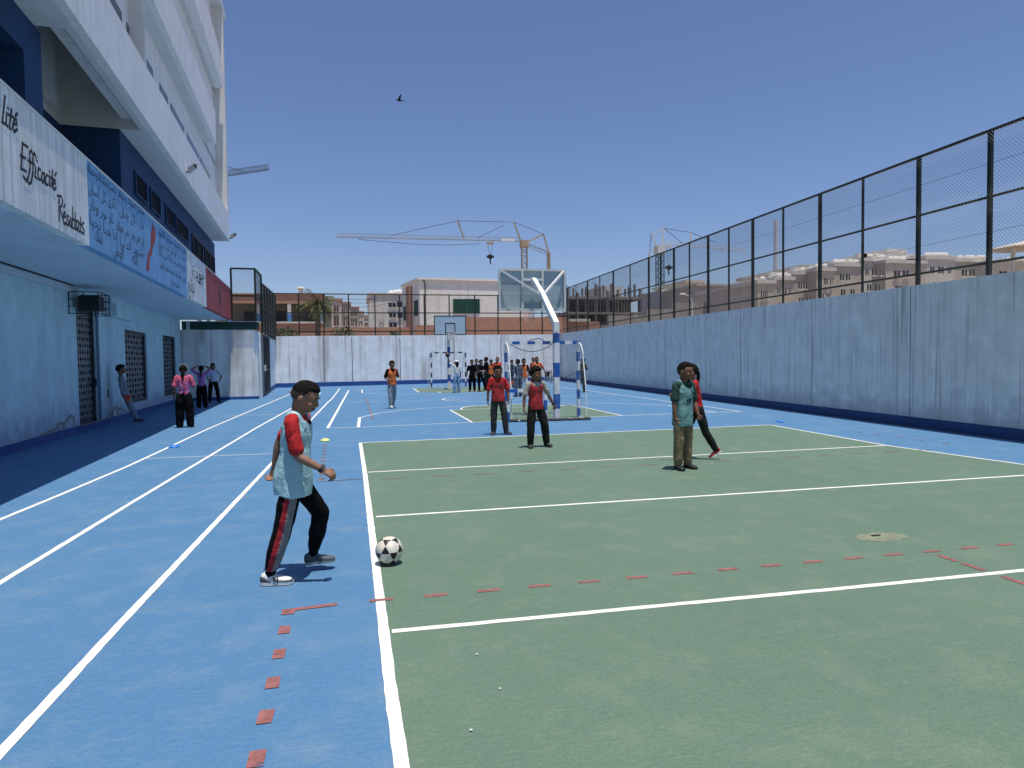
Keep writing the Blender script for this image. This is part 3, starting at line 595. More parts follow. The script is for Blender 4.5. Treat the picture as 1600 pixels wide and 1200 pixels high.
def far_s(px):
    d_ = ray(px, 490); P0 = FARL + nF * .12; t = (P0 - CAM).dot(nF) / d_.dot(nF); return (CAM + d_ * t - P0).dot(dF)
PF = lambda s, z: FARL + nF * .12 + dF * s + Vector((0, 0, z))
HB = lambda s: 3.25 + .008 * (s + 3); HT = lambda s: 5.98 + .014 * s
for px in (428, 467, 506, 545, 586, 624.5, 663, 702, 742, 778, 813, 847):
    s_ = far_s(px); q = MB(); q.bar(PF(s_, HB(s_)), PF(s_, HT(s_)), .075); q.build('post', M_DARKGREEN, bf)
s0, s1 = far_s(428), (FARR - FARL).length
for fr_ in (1.0, .55, .1):
    q = MB(); q.bar(PF(s0, HB(s0) + (HT(s0) - HB(s0)) * fr_), PF(s1, HB(s1) + (HT(s1) - HB(s1)) * fr_), .065); q.build('rail', M_DARKGREEN, bf)
q = MB(); chain(q, lambda s, z: PF(s0 + s, z), s1 - s0, lambda s: HT(s), lambda s: HB(s), .14, .0022); q.build('chain_link_mesh', M_WIRE, bf)
# fence panels by the gate
gf = empty('chain_link_fence', B(-2.8, 31.5, 3.4), label='tall dark chain link corner cage on the green beam beside the red panel', cat='fence')
q = MB()
c0, c1, c2 = (-3.27, 31.3), (-2.30, 31.3), (-2.2, 33.6)
for v_, u_ in (c0, c1, c2): q2 = MB(); q2.bar(B(v_, u_, 3.43), B(v_, u_, 5.70), .075); q2.build('post', M_DARKGREEN, gf)
for z_ in (5.70, 4.52): q.bar(B(*c0, z_), B(*c1, z_), .07); q.bar(B(*c1, z_), B(*c2, z_), .07)
q.build('rail', M_DARKGREEN, gf)
q = MB(); chain(q, lambda s, z: B(c0[0] + s, 31.3, z), .97, lambda s: 5.7, lambda s: 3.45, .10, .003); chain(q, lambda s, z: B(-2.30 + s * .043, 31.3 + s, z), 2.3, lambda s: 5.7, lambda s: 3.45, .10, .003); q.build('chain_link_mesh', M_WIRE, gf)
gf2 = empty('chain_link_fence', B(-2.15, 33, 3.0), label='dark chain link fence seen edge-on above the metal gate', cat='fence')
q = MB()
for i, u_ in enumerate((32.9, 34.9, 36.9, 39.2, 42.0, 45.2)): q2 = MB(); q2.bar(B(-2.15, u_, 2.95), B(-2.15, u_, 5.25 + .055 * (u_ - 33)), .09); q2.build('post', M_DARKGREEN, gf2)
q.bar(B(-2.15, 32.9, 5.25), B(-2.15, 45.2, 5.9), .07); q.bar(B(-2.15, 32.9, 4.1), B(-2.15, 45.2, 4.6), .06); q.bar(B(-2.15, 32.9, 3.0), B(-2.15, 45.2, 3.3), .06)
q.build('rail', M_DARKGREEN, gf2)
q = MB(); chain(q, lambda s, z: B(-2.15, 32.9 + s, z), 12.3, lambda s: 5.25 + .055 * s, lambda s: 3.0, .12, .003); q.build('chain_link_mesh', M_WIRE, gf2)

# ------------------------------------------------------------------ goals, hoops and small things
def banded(mb_w, mb_b, pts, r, n_bands, first_blue, nseg=10):
    pts = [Vector(p) for p in pts]; tot = (pts[1] - pts[0])
    for i in range(n_bands):
        a = pts[0] + tot * (i / n_bands); b = pts[0] + tot * ((i + 1) / n_bands)
        (mb_b if (i % 2 == 0) == first_blue else mb_w).bar(a, b, 2 * r) if nseg == 4 else (mb_b if (i % 2 == 0) == first_blue else mb_w).tube([a, b], r, nseg)
def net(mb, rows, sag=.0, r=.0022):
    """rows: list of lists of points; wires both ways"""
    for row in rows:
        for a, b in zip(row, row[1:]): mb.wire(a, b, r)
    for i in range(len(rows) - 1):
        for a, b in zip(rows[i], rows[i + 1]): mb.wire(a, b, r)
M_NET = mat('grey_net_cord', (.30, .33, .36), .8, .1, 5)
M_ROPE = mat('dark_net_rope', (.05, .055, .055), .9, .3, 20)
def goal(pl, pr, H, depth, bands, dark, lab, netdark, cell):
    """posts at pl and pr, net hanging toward the direction 'depth' (signed Y)"""
    pl = Vector((*pl, 0)); pr = Vector((*pr, 0)); t = empty('goal', (pl + pr) / 2, label=lab, cat='goal', group='handball goals on the court')
    up = Vector((0, 0, H)); Mb = dark; ax = (pr - pl).normalized(); bk = Vector((ax.y, -ax.x, 0)) * depth
    for nm, a, b, fb in (('post', pl, pl + up, False), ('post', pr, pr + up, False), ('crossbar', pl + up - ax * .04, pr + up + ax * .04, False)):
        mb = MB(); n_ = bands if nm == 'post' else bands + 2
        tot = b - a
        for i in range(n_):
            q0 = a + tot * (i / n_); q1 = a + tot * ((i + 1) / n_); mb.bar(q0, q1, .08, m=(1 if i % 2 == (0 if nm == 'post' else 1) else 0))
        mb.build(nm, [M_WHITEMETAL, Mb], t)
    for p in (pl, pr):
        pts = [p + up]
        for a in (15, 30, 45, 60, 75, 90): pts.append(p + up + bk * (.62 * math.sin(R(a))) + Vector((0, 0, -.42 * (1 - math.cos(R(a))))))
        pts += [p + bk * .9 + Vector((0, 0, .9)), p + bk + Vector((0, 0, .03))]
        q = MB(); q.tube(pts, .016, 6); q.tube([p + Vector((0, 0, .03)), p + bk + Vector((0, 0, .03))], .016, 6); q.build('net_hoop', M_WHITEMETAL, t)
    q = MB(); q.tube([pl + bk + Vector((0, 0, .03)), pr + bk + Vector((0, 0, .03))], .018, 6); q.build('ground_bar', M_WHITEMETAL, t)
    q = MB(); random.seed(7); rows = []; prof = [(.02, H - .04), (.18, H - .06), (.45, H - .15), (.62, H - .42)] + [(.62 + .34 * k / 9, (H - .42) * (1 - k / 9) + .04) for k in range(1, 10)]
    prof2 = []
    for (a, za), (b, zb) in zip(prof, prof[1:]):
        n_ = max(1, int(math.hypot((b - a) * abs(depth), zb - za) / cell))
        for k in range(n_): prof2.append((a + (b - a) * k / n_, za + (zb - za) * k / n_))
    prof2.append(prof[-1]); W_ = (pr - pl).length; nx = int(W_ / cell)
    for (a, z) in prof2:
        rows.append([pl + ax * (W_ * i / nx) + bk * (a + .06 * math.sin(i * .9 + a * 4) * min(1, a * 2)) + Vector((0, 0, z + .02 * math.sin(i * 1.7)))for i in range(nx + 1)])
    net(q, rows)
    for p in (pl, pr):
        rows = [[p + bk * (a * j / 5) + Vector((0, 0, z - .03 * math.sin(math.pi * j / 5))) for j in range(6)] for (a, z) in prof2]; net(q, rows)
    q.build('net', M_NET, t)
    if netdark:
        q = MB()
        for i in range(16):
            s_ = i / 15; p = pl + ax * (W_ * s_) + bk * (.95 + .12 * random.random()) + Vector((0, 0, .03)); q.ell(p, .09 + .06 * random.random(), .06, .03 + .03 * random.random(), n=8, k=5)
        pts = [pl + ax * (W_ * i / 24) + bk * (1 + .05 * math.sin(i * 2.1)) + Vector((0, 0, .035)) for i in range(25)]; q.tube(pts, .03, 6)
        for s0_, s1_, z0, z1 in ((0.02, .55, H - .06, H - .10), (.3, 1.0, 1.10, 1.35)):
            pts = [pl + ax * (W_ * (s0_ + (s1_ - s0_) * i / 12)) + bk * .7 + Vector((0, 0, z0 + (z1 - z0) * i / 12 - .16 * math.sin(math.pi * i / 12))) for i in range(13)]; q.tube(pts, .011, 5)
        q.build('slack_rope', M_ROPE, t)
    return t
goal((3.88, 17.38), (5.86, 17.26), 2.04, .80, 8, M_BLUEMETAL, 'blue and white banded goal with sagging net behind the near hoop pole', True, .11)
goal((4.30, 39.6), (6.40, 39.9), 2.06, -.8, 7, mat('dark_navy_metal', (.010, .022, .065), .45, .1), 'small dark and white banded goal under the far basketball hoop', False, .16)
# low blue and white mini goal
t = empty('mini_goal', (4.22, 16.6, 0), label='low blue and white mini goal behind the boys in red bibs', cat='goal')
q = MB(); a, b = Vector((3.72, 16.52, 0)), Vector((4.76, 16.68, 0)); u_ = Vector((0, 0, .80))
for p in (a, b):
    q = MB()
    for i, m_ in enumerate((1, 0, 1)[:3]): q.bar(p + u_ * (i / 3), p + u_ * ((i + 1) / 3), .075, m=m_ if p is a else (0, 1, 0)[i])
    q.build('post', [M_WHITEMETAL, M_BLUEMETAL], t)
q = MB(); q.bar(a + u_, a + (b - a) * .25 + u_, .08, m=1); q.bar(a + (b - a) * .25 + u_, b + u_, .08, m=0); q.build('crossbar', [M_WHITEMETAL, M_BLUEMETAL], t)
# near hoop, seen from behind
M_GLASS = bpy.data.materials.new('clouded_plexiglass'); M_GLASS.use_nodes = True
_b = M_GLASS.node_tree.nodes['Principled BSDF']; _b.inputs['Base Color'].default_value = (.34, .44, .47, 1); _b.inputs['Roughness'].default_value = .25; _b.inputs['Alpha'].default_value = .52
_n = M_GLASS.node_tree.nodes.new('ShaderNodeTexNoise'); _n.inputs['Scale'].default_value = 9; _mr = M_GLASS.node_tree.nodes.new('ShaderNodeMapRange'); _mr.inputs[3].default_value = .58; _mr.inputs[4].default_value = .80
M_GLASS.node_tree.links.new(_n.outputs[0], _mr.inputs[0]); M_GLASS.node_tree.links.new(_mr.outputs[0], _b.inputs['Alpha'])
M_ORANGE = mat('orange_rim', (.45, .09, .03), .5, .15)
def hoop_net(mb, c, r0, r1, h, n=12):
    rows = []
    for k in range(6):
        f_ = k / 5; rr = r0 + (r1 - r0) * f_ ** .7; off = (k % 2) * math.pi / n
        rows.append([c + Vector((rr * math.cos(2 * math.pi * i / n + off), rr * math.sin(2 * math.pi * i / n + off), -h * f_)) for i in range(n + 1)])
    for i in range(5):
        for k in range(n):
            mb.wire(rows[i][k], rows[i + 1][k], .006); mb.wire(rows[i][k + (1 if i % 2 == 0 else 0)], rows[i + 1][k + (0 if i % 2 == 0 else 1)], .006)
hp = empty('basketball_hoop', (5.09, 16.76, 0), label='near basketball hoop seen from behind with clear board on a bent banded pole', cat='basketball hoop')
pz = onY(866, 503, 16.76)[1]
q = MB(); seg = [(0, .30, 0), (.30, .68, 1), (.68, 1.12, 0), (1.12, 1.50, 1), (1.50, 2.02, 0), (2.02, 2.27, 1), (2.27, pz, 0)]
for z0, z1, m_ in seg: q.bar((5.09, 16.76, z0), (5.09, 16.76, z1), .145, .145, (0, 1, 0), m_)
q.build('pole', [M_WHITEMETAL, M_BLUEMETAL], hp)
YB = 18.35
bx0, bz1 = onY(780, 421, YB); bx1, _ = onY(882, 422, YB); _, bz0 = onY(831, 484, YB)
top = Vector((5.09, 16.76, pz)); jx, jz = onY(848, 462, 17.75); joint = Vector((jx, 17.75, jz)); ex, ez = onY(833, 437, YB - .1); tip = Vector((ex, YB - .1, ez))
q = MB(); q.bar(top - Vector((0, 0, .05)), joint, .14, .14); q.bar(joint, tip, .14, .14); q.bar(tip + Vector((-.3, 0, 0)), tip + Vector((.3, 0, 0)), .06); q.build('arm', M_WHITEMETAL, hp)
q = MB(); q.bar(joint, (bx0 + .04, YB - .05, bz1 - .03), .055); q.bar(joint, (bx1 - .04, YB - .05, bz1 - .03), .055); q.build('brace', M_WHITEMETAL, hp)
fr = MB(); w3 = (bx1 - bx0)
for x in (bx0, bx0 + w3 * .345, bx0 + w3 * .655, bx1): fr.bar((x, YB, bz0 + .03), (x, YB, bz1 - .03), .06)
for z in (bz0, bz1): fr.bar((bx0 - .03, YB, z), (bx1 + .03, YB, z), .06)
f = fr.build('board_frame', mat('galvanised_frame', (.55, .58, .58), .5, .1, 6), hp)
q = MB(); q.box(bx0, bx1, YB + .035, YB + .05, bz0, bz1); q.build('board_panel', M_GLASS, f)
cx = (bx0 + bx1) / 2; q = MB(); q.box(cx - .34, cx + .34, YB + .058, YB + .063, bz0 + .05, bz0 + .42); q.box(cx - .34, cx + .34, YB + .052, YB + .056, bz0 + .38, bz0 + .43); q.build('target_mark', mat('faded_black_mark', (.05, .065, .085), .6, .2, 8), f)
rc = Vector((cx, YB + .42, bz0 + .12)); q = MB(); q.tube([rc + Vector((.225 * math.cos(a_ * .3142), .225 * math.sin(a_ * .3142), 0)) for a_ in range(21)], .012, 6); q.bar(rc + Vector((0, -.2, 0)), (cx, YB + .05, bz0 + .12), .09, .03); rm = q.build('rim', M_ORANGE, hp)
q = MB(); hoop_net(q, rc, .22, .12, .42); q.build('hoop_net', mat('pink_white_net', (.55, .38, .38), .8, .2, 12), rm)
q = MB(); pts = [Vector((5.09, 16.66, pz - .25)), Vector((5.03, 16.66, pz - .40)), Vector((4.95, 16.75, pz - .6)), Vector((4.7, 17.0, 2.15)), Vector((4.5, 17.3, 2.1))]; q.tube(pts, .012, 5); q.build('hanging_rope', M_ROPE, hp)
# far hoop
fh = empty('basketball_hoop', (5.09, 37.66, 0), label='far basketball hoop with blue grey board facing the camera above the far goal', cat='basketball hoop')
q = MB(); zt = 2.75
for i in range(7): q.bar((5.09, 37.66, zt * i / 7), (5.09, 37.66, zt * (i + 1) / 7), .16, .16, (0, 1, 0), 1 if i in (1, 3, 5) else 0)
q.build('pole', [M_WHITEMETAL, M_BLUEMETAL], fh)
YF = 36.2; fx0, fz1 = onY(678, 493, YF); fx1, _ = onY(728, 492.5, YF); _, fz0 = onY(703, 523.5, YF)
q = MB(); q.bar((5.09, 37.66, zt - .05), ((fx0 + fx1) / 2, YF + .08, fz0 + .45), .18); q.build('arm', M_WHITEMETAL, fh)
q = MB(); q.box(fx0, fx1, YF, YF + .04, fz0, fz1); f = q.build('board', mat('blue_grey_board', (.42, .54, .62), .5, .06, 3), fh)
q = MB(); t_ = .045; Y_ = YF - .006
def rect(mb, x0, x1, z0, z1, t_): mb.box(x0, x1, Y_, Y_ + .006, z1 - t_, z1); mb.box(x0, x1, Y_, Y_ + .006, z0, z0 + t_); mb.box(x0, x0 + t_, Y_, Y_ + .006, z0 + t_, z1 - t_); mb.box(x1 - t_, x1, Y_, Y_ + .006, z0 + t_, z1 - t_)
rect(q, fx0, fx1, fz0, fz1, .045); cx = (fx0 + fx1) / 2; rect(q, cx - .28, cx + .28, fz0 + .10, fz0 + .66, .05); q.build('board_lines', M_BLACK, f)
rc = Vector((cx, YF - .40, fz0 + .12)); q = MB(); q.tube([rc + Vector((.225 * math.cos(a_ * .3142), .225 * math.sin(a_ * .3142), 0)) for a_ in range(21)], .014, 6); q.bar(rc + Vector((0, .2, 0)), (cx, YF, fz0 + .12), .1, .03); rm = q.build('rim', mat('dull_rim', (.35, .30, .28), .5, .1), fh)
q = MB(); hoop_net(q, rc, .22, .13, .42); q.build('hoop_net', mat('white_net', (.62, .60, .58), .8, .1), rm)
# footballs
def football(c, r, lab, group=None, spin=0.0, tilt=0.0, dark=(.012, .012, .014), light=(.62, .59, .52)):
    bm = bmesh.new(); bmesh.ops.create_icosphere(bm, subdivisions=1, radius=1)
    ph = (1 + 5 ** .5) / 2
    ico = [Vector(v).normalized() for v in [(0, s1, s2 * ph) for s1 in (1, -1) for s2 in (1, -1)] + [(s1, s2 * ph, 0) for s1 in (1, -1) for s2 in (1, -1)] + [(s1 * ph, 0, s2) for s1 in (1, -1) for s2 in (1, -1)]]
    bm.free(); mats_ = Matrix.Rotation(spin, 3, 'Z') @ Matrix.Rotation(tilt, 3, 'X')
    mb = MB(); n_, k_ = 96, 48; mb.ell((0, 0, 0), 1, 1, 1, None, n_, k_)
    ico = [mats_ @ v for v in ico]; cosl = math.cos(math.atan((5 ** .5 - 1) / 2 * 1.0) ) 
    vs = [v.normalized() for v in mb.v]; ms = []
    # pentagon face of an icosidodecahedron: nearest vertex v, inside the five planes through neighbouring edge midpoints
    nb = {i: [j for j in range(12) if j != i and ico[i].dot(ico[j]) > .4] for i in range(12)}
    planes = {}
    for i in range(12):
        ns = sorted(nb[i], key=lambda j: math.atan2((ico[j] - ico[i]).dot(ico[i].orthogonal().cross(ico[i])), (ico[j] - ico[i]).dot(ico[i].orthogonal())))
        mids = [((ico[i] + ico[j]) / 2).normalized() for j in ns]; planes[i] = []
        for k in range(5):
            n2 = mids[k].cross(mids[(k + 1) % 5]).normalized()
            if n2.dot(ico[i]) < 0: n2 = -n2
            planes[i].append(n2)
    def inside(p):
        i = max(range(12), key=lambda j: ico[j].dot(p)); return min(p.dot(n2) for n2 in planes[i])
    dist = [inside(v) for v in vs]
    out = MB(); out.v = [Vector(c) + v * r * (1 - .012 * math.exp(-(d_ / .018) ** 2)) for v, d_ in zip(vs, dist)]; out.f = mb.f
    out.m = [1 if inside((sum((vs[i] for i in f_), Vector()) / len(f_)).normalized()) < 0 else 0 for f_ in mb.f]
    return out.build('football', [mat('worn_white_leather_' + str(int(light[0] * 100)), light, .45, .18, 25, bump=.15, bscale=180), mat('black_leather', dark, .4, .2, 10)], None, base=Vector(c), smooth=True, label=lab, cat='football', group=group)
football(G(609, 884) + Vector((0, .05, .108)), .108, 'scuffed white football with black triangles on the green court by the line', spin=.3, tilt=.52)
football(G(456, 616) + Vector((0, 0, .12)), .115, 'brown and white ball lying on the far end of the blue running track', spin=1.0, tilt=.9, dark=(.10, .035, .03), light=(.50, .42, .40))
# flat marker discs and a cone
def disc(p, m_, lab, r=.1, h=.05, grp='small marker domes on the court'):
    q = MB(); rings = [[Vector((p.x + rr * math.cos(2 * math.pi * i / 20), p.y + rr * math.sin(2 * math.pi * i / 20), z)) for i in range(20)] for rr, z in ((r, .005), (r * .98, .012), (r * .8, h * .55), (r * .5, h * .9), (r * .25, h), (r * .22, h * .85))]
    q.loft(rings); q.build('marker_dome', m_, None, base=Vector((p.x, p.y, 0)), smooth=True, label=lab, cat='marker dome', group=grp)
disc(G(508, 689), mat('pale_yellow_plastic', (.62, .66, .22), .5, .08), 'pale yellow marker dome beside the red ladder of dashes', .1, .055)
disc(G(272, 699), mat('bright_blue_plastic', (.02, .17, .62), .5, .08), 'blue marker dome on the outer track line near the school', .1, .05)
disc(G(1221, 660), MATS['bright_blue_plastic'], 'blue marker dome near the far right corner of the green court', .07, .05); disc(G(1216, 658.5), MATS['bright_blue_plastic'], 'tipped blue marker dome at the left of another by the right court corner', .05, .04)
c0 = G(1033, 607); t = empty('traffic_cone', c0, label='red training cone standing at the foot of the right wall', cat='cone')
q = MB(); q.loft([[Vector((c0.x + rr * math.cos(2 * math.pi * i / 16), c0.y + rr * math.sin(2 * math.pi * i / 16), z)) for i in range(16)] for rr, z in ((.20, .03), (.17, .05), (.05, .78), (.04, .80))]); q.build('cone_body', mat('red_plastic', (.42, .02, .035), .5, .08), t, smooth=True)
q = MB(); q.box(c0.x - .24, c0.x + .24, c0.y - .24, c0.y + .24, .004, .032); q.build('cone_base', MATS['red_plastic'], t)
# bin and benches in the far right corner
c0 = G(926, 597); t = empty('bin', c0, label='pale plastic bin standing in the far right corner by the wall', cat='bin')
q = MB(); rg = lambda rr, z: [Vector((c0.x + rr * math.cos(2 * math.pi * i / 18), c0.y + rr * math.sin(2 * math.pi * i / 18), z)) for i in range(18)]
q.loft([rg(.26, .01), rg(.29, .35), rg(.33, .66), rg(.30, .66), rg(.24, .08)]); q.build('bin_body', mat('dirty_white_plastic', (.52, .50, .46), .6, .2, 8), t, smooth=False)
q = MB(); q.tube(rg(.34, .66) + [rg(.34, .66)[0]], .022, 6); q.build('bin_rim', MATS['dirty_white_plastic'], t)
M_WOOD = mat('old_brown_wood', (.17, .095, .06), .7, .25, 8, stretch=(1, 6, 6))
def bench(p, L_, yaw, lab):
    t = empty('bench', p, yaw, lab, 'bench', 'benches in the far right corner')
    Z = Vector((0, 0, 0))
    def lb(mb, name, m_): mb.build(name, m_, t, base=Z)
    q = MB()
    for k in range(3): q.box(-L_ / 2, L_ / 2, -.17 + .12 * k, -.07 + .12 * k, .42, .45)
    lb(q, 'seat', M_WOOD); q = MB()
    for k in range(2): q.box(-L_ / 2, L_ / 2, .20, .23, .58 + .14 * k, .68 + .14 * k)
    lb(q, 'backrest', M_WOOD)
    for sx in (-L_ / 2 + .12, L_ / 2 - .12):
        q = MB(); q.bar((sx, -.15, 0), (sx, -.15, .42), .04); q.bar((sx, .18, 0), (sx, .21, .86), .04); q.bar((sx, -.15, .40), (sx, .18, .40), .04); lb(q, 'leg', M_WHITEMETAL)
bench(Vector((13.0, 43.4, 0)), 1.6, 1.2, 'brown slatted bench nearer the phone holder in the far right corner'); bench(Vector((13.4, 45.6, 0)), 1.8, 1.3, 'brown slatted bench deeper in the far right corner behind the hoop pole')
c0 = Vector((11.0, 37.6, 0)); t = empty('chair', c0, .5, 'white metal framed chair with dark seat beside the phone holder', 'chair')
q = MB(); q.box(-.2, .2, -.2, .2, .43, .46); q.build('seat', M_BLACK, t, base=Vector()); q = MB(); q.box(-.2, .2, .2, .225, .55, .86); q.build('backrest', M_BLACK, t, base=Vector())
for sx in (-.2, .2):
    q = MB(); q.tube([(sx, -.22, 0), (sx, -.2, .44)], .014, 6); q.build('leg', M_WHITEMETAL, t, base=Vector()); q = MB(); q.tube([(sx, .26, 0), (sx, .2, .44), (sx, .22, .88)], .014, 6); q.build('leg', M_WHITEMETAL, t, base=Vector())
# a bird in flight
P_ = CAM + ray(624.5, 157) * (34 / F_PX); t = empty('bird', P_, 0, 'dark bird flying high in the clear blue sky', 'bird')
M_BIRD = mat('dark_feathers', (.012, .011, .010), .8, .3, 20); q = MB()
L = lambda x, y, z: Vector((x, y, z))
q.loft([[L(x, rr * math.cos(2 * math.pi * i / 10), .0 + z + rr * .8 * math.sin(2 * math.pi * i / 10)) for i in range(10)] for x, rr, z in ((-.20, .004, .03), (-.165, .028, .028), (-.13, .034, .02), (-.06, .055, 0), (.03, .05, -.01), (.11, .03, -.005), (.15, .012, 0))])
q.add([L(.12, -.015, 0), L(.12, .015, 0), L(.25, .05, .005), L(.26, 0, .006), L(.25, -.05, .005), L(.12, -.015, -.008), L(.12, .015, -.008), L(.25, .05, -.002), L(.26, 0, -.002), L(.25, -.05, -.002)], [(0, 1, 2, 3, 4), (9, 8, 7, 6, 5), (1, 6, 7, 2), (0, 4, 9, 5), (2, 7, 8, 3), (3, 8, 9, 4)])
q.build('body', M_BIRD, t, base=Vector(), smooth=True)
for s_ in (1, -1):
    q = MB(); prof = [(-.09, .02, .015, .14), (-.07, .14, .09, .12), (-.03, .26, .17, .09), (.03, .34, .215, .05), (.08, .40, .24, .012)]
    up_ = [L(x, s_ * y * .55, z) for x, y, z, c in prof]; bk_ = [L(x + c, s_ * y * .55, z - .005) for x, y, z, c in prof]
    q.loft([[a, b, b - L(0, 0, .006), a - L(0, 0, .008)] for a, b in zip(up_, bk_)]); q.build('wing', M_BIRD, t, base=Vector())
# litter specks
for i, (px, py) in enumerate(((781, 1079), (745, 1025), (736, 1144), (438, 770), (85, 709))):
    p = G(px, py); q = MB(); q.ell(p + Vector((0, 0, .011)), .0065 + .001 * i, .0055, .003, n=7, k=5); q.build('paper_scrap', mat('white_paper', (.7, .7, .68), .8, .1), None, base=Vector((p.x, p.y, 0)), label=('white paper scrap on the green court, middle one of three', 'white paper scrap on the green court, farthest of the three', 'white paper scrap on the green court, nearest the camera', 'white paper scrap on the blue track behind the kicking boy', 'pale paper scrap on the shaded ground under the canopy')[i], cat='litter', group='paper scraps on the ground')

# ------------------------------------------------------------------ beyond the walls
M_TERRA = mat('terracotta_render', (.42, .235, .165), .85, .12, 1.5, bump=.1, fine=.06, bscale=20)
M_CREAM = streaked('cream_render', (.88, .85, .77), (.62, .57, .50), .4, .8, 0, rough=.85, mottle=.07)
M_WHITEB = streaked('off_white_render', (.66, .63, .58), (.45, .42, .38), .4, .8, 0, rough=.85)
M_BEIGE = streaked('beige_render', (.56, .50, .41), (.40, .35, .29), .4, .5, 0, rough=.85)
M_PINK = streaked('pinkish_render', (.54, .48, .41), (.41, .36, .31), .4, .5, 0, rough=.85)
M_GREYBL = mat('grey_block_wall', (.36, .33, .30), .9, .15, 2, bump=.3, bscale=8)
M_CONC = mat('raw_concrete', (.26, .24, .22), .9, .2, 1.5, fine=.1, bscale=6)
M_WINB = mat('far_window_dark', (.035, .04, .05), .4, .3, .5, spec=.2)
M_GREENSH = mat('green_shutter', (.018, .10, .065), .6, .1, 4)
M_FOLI = [mat('leaf_green_' + n, c, .7, .35, 3) for n, c in (('dark', (.035, .055, .022)), ('mid', (.065, .095, .035)), ('palm', (.12, .13, .035)))]
def px_box(mb, x0, x1, ytop, Y, d, ybot=None, m=0, proud=0.0):
    X0, zt = onY(x0, ytop, Y - proud); X1, zt2 = onY(x1, ytop, Y - proud); z0 = 0 if ybot is None else onY((x0 + x1) / 2, ybot, Y - proud)[1]
    mb.box(X0, X1, Y - proud, Y - proud + d, z0, (zt + zt2) / 2, m); return X0, X1, (zt + zt2) / 2
def building(name, lab, boxes, wins, Y, m_, cat='building', group=None, wm=None, bal=(), frame=None):
    X0 = onY(boxes[0][0], 500, Y)[0]; t = empty(name, (X0, Y, 0), label=lab, cat=cat, group=group)
    for i, b in enumerate(boxes):
        q = MB(); px_box(q, b[0], b[1], b[2], Y + (b[3] if len(b) > 3 else 0), b[4] if len(b) > 4 else 12); q.build('wall', b[5] if len(b) > 5 else m_, t)
        q = MB(); Yb = Y + (b[3] if len(b) > 3 else 0); Xa, za = onY(b[0], b[2], Yb); Xb, _ = onY(b[1], b[2], Yb); q.box(Xa - .15, Xb + .15, Yb - .15, Yb + 12.1, za, za + .35); q.build('parapet', b[6] if len(b) > 6 else (b[5] if len(b) > 5 else m_), t)
    for w_ in wins:
        q = MB(); px_box(q, w_[0], w_[1], w_[2], Y, .06, w_[3], 0, .05); o = q.build('window', wm or M_WINB, t)
        q = MB(); X0, z1 = onY(w_[0], w_[2], Y - .1); X1, z0 = onY(w_[1], w_[3], Y - .1); xm = (X0 + X1) / 2; q.box(X0 - .1, X1 + .1, Y - .14, Y - .055, z0 - .14, z0 - .02); q.box(xm - .03, xm + .03, Y - .09, Y - .055, z0, z1); q.build('window_frame', M_WHITEB, o)
    return t
# the terracotta school block with an open corridor
Y = 68; t = empty('corridor_building', (onY(362, 500, Y)[0], Y, 0), label='terracotta building with open corridor and blue footed columns behind the left corner', cat='building')
q = MB(); px_box(q, 340, 507, 460, Y, .4, 474); px_box(q, 340, 507, 505, Y, .4); q.build('parapet_wall', M_TERRA, t)
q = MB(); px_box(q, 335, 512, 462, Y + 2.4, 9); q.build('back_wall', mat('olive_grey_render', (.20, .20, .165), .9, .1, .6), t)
q = MB(); px_box(q, 340, 507, 458.5, Y - .1, 9, 460); q.build('roof_slab', M_TERRA, t); q = MB(); px_box(q, 340, 507, 502.5, Y - .15, .5, 505.2); q.build('sill', M_WHITEB, t)
for a in (360, 403, 452, 501):
    q = MB(); X0, z0 = onY(a - 2.4, 502, Y); X1, z1 = onY(a + 2.4, 474, Y); zm = onY(a, 490, Y)[1]; q.box(X0, X1, Y + .02, Y + .35, zm, z1, 0); q.box(X0 - .02, X1 + .02, Y, Y + .36, z0, zm, 1); q.build('column', [M_WHITEB, mat('blue_column_foot', (.08, .22, .50), .7, .1)], t)
for a, b in ((381, 396), (424, 446), (481, 501)):
    q = MB(); px_box(q, a, b, 486.5, Y + 2.3, .08, 501, 0, .03); q.build('window', M_WINB, t)
q = MB(); X_, z_ = onY(470, 457, Y + 3); q.tube([(X_, Y + 3, z_ - .2), (X_, Y + 3, z_ + .35), (X_, Y + 3, z_ + .4), (X_, Y + 3, z_ + .55)], [.22, .22, .38, .3], 8); q.build('roof_vent', M_WHITEB, t)
random.seed(3)
for i in range(4):   # bicycles' dark shapes stand in the corridor: rails
    a = (466, 480, 492, 388)[i]; q = MB(); X_, z_ = onY(a, 500, Y + .8); 
    for sx in (-.35, .35): q.tube([(X_ + sx + .3 * math.cos(k * .6283), Y + .8, z_ + .05 + .3 * math.sin(k * .6283)) for k in range(11)], .025, 5)
    q.bar((X_ - .35, Y + .8, z_ + .05), (X_ + .1, Y + .8, z_ + .5), .04); q.bar((X_ + .1, Y + .8, z_ + .5), (X_ + .35, Y + .8, z_ + .05), .04); q.bar((X_ - .1, Y + .8, z_ + .55), (X_ + .15, Y + .8, z_ + .52), .04)
    q.build('bicycle', M_BLACK, None, base=Vector((X_, Y + .8, z_)), label=('dark bicycle in the corridor, leftmost of three beside the palm', 'dark bicycle in the corridor, middle of three beside the palm', 'dark bicycle in the corridor, nearest the palm', 'dark bicycle in the corridor behind the corner fence cage')[i], cat='bicycle', group='bicycles parked in the corridor')
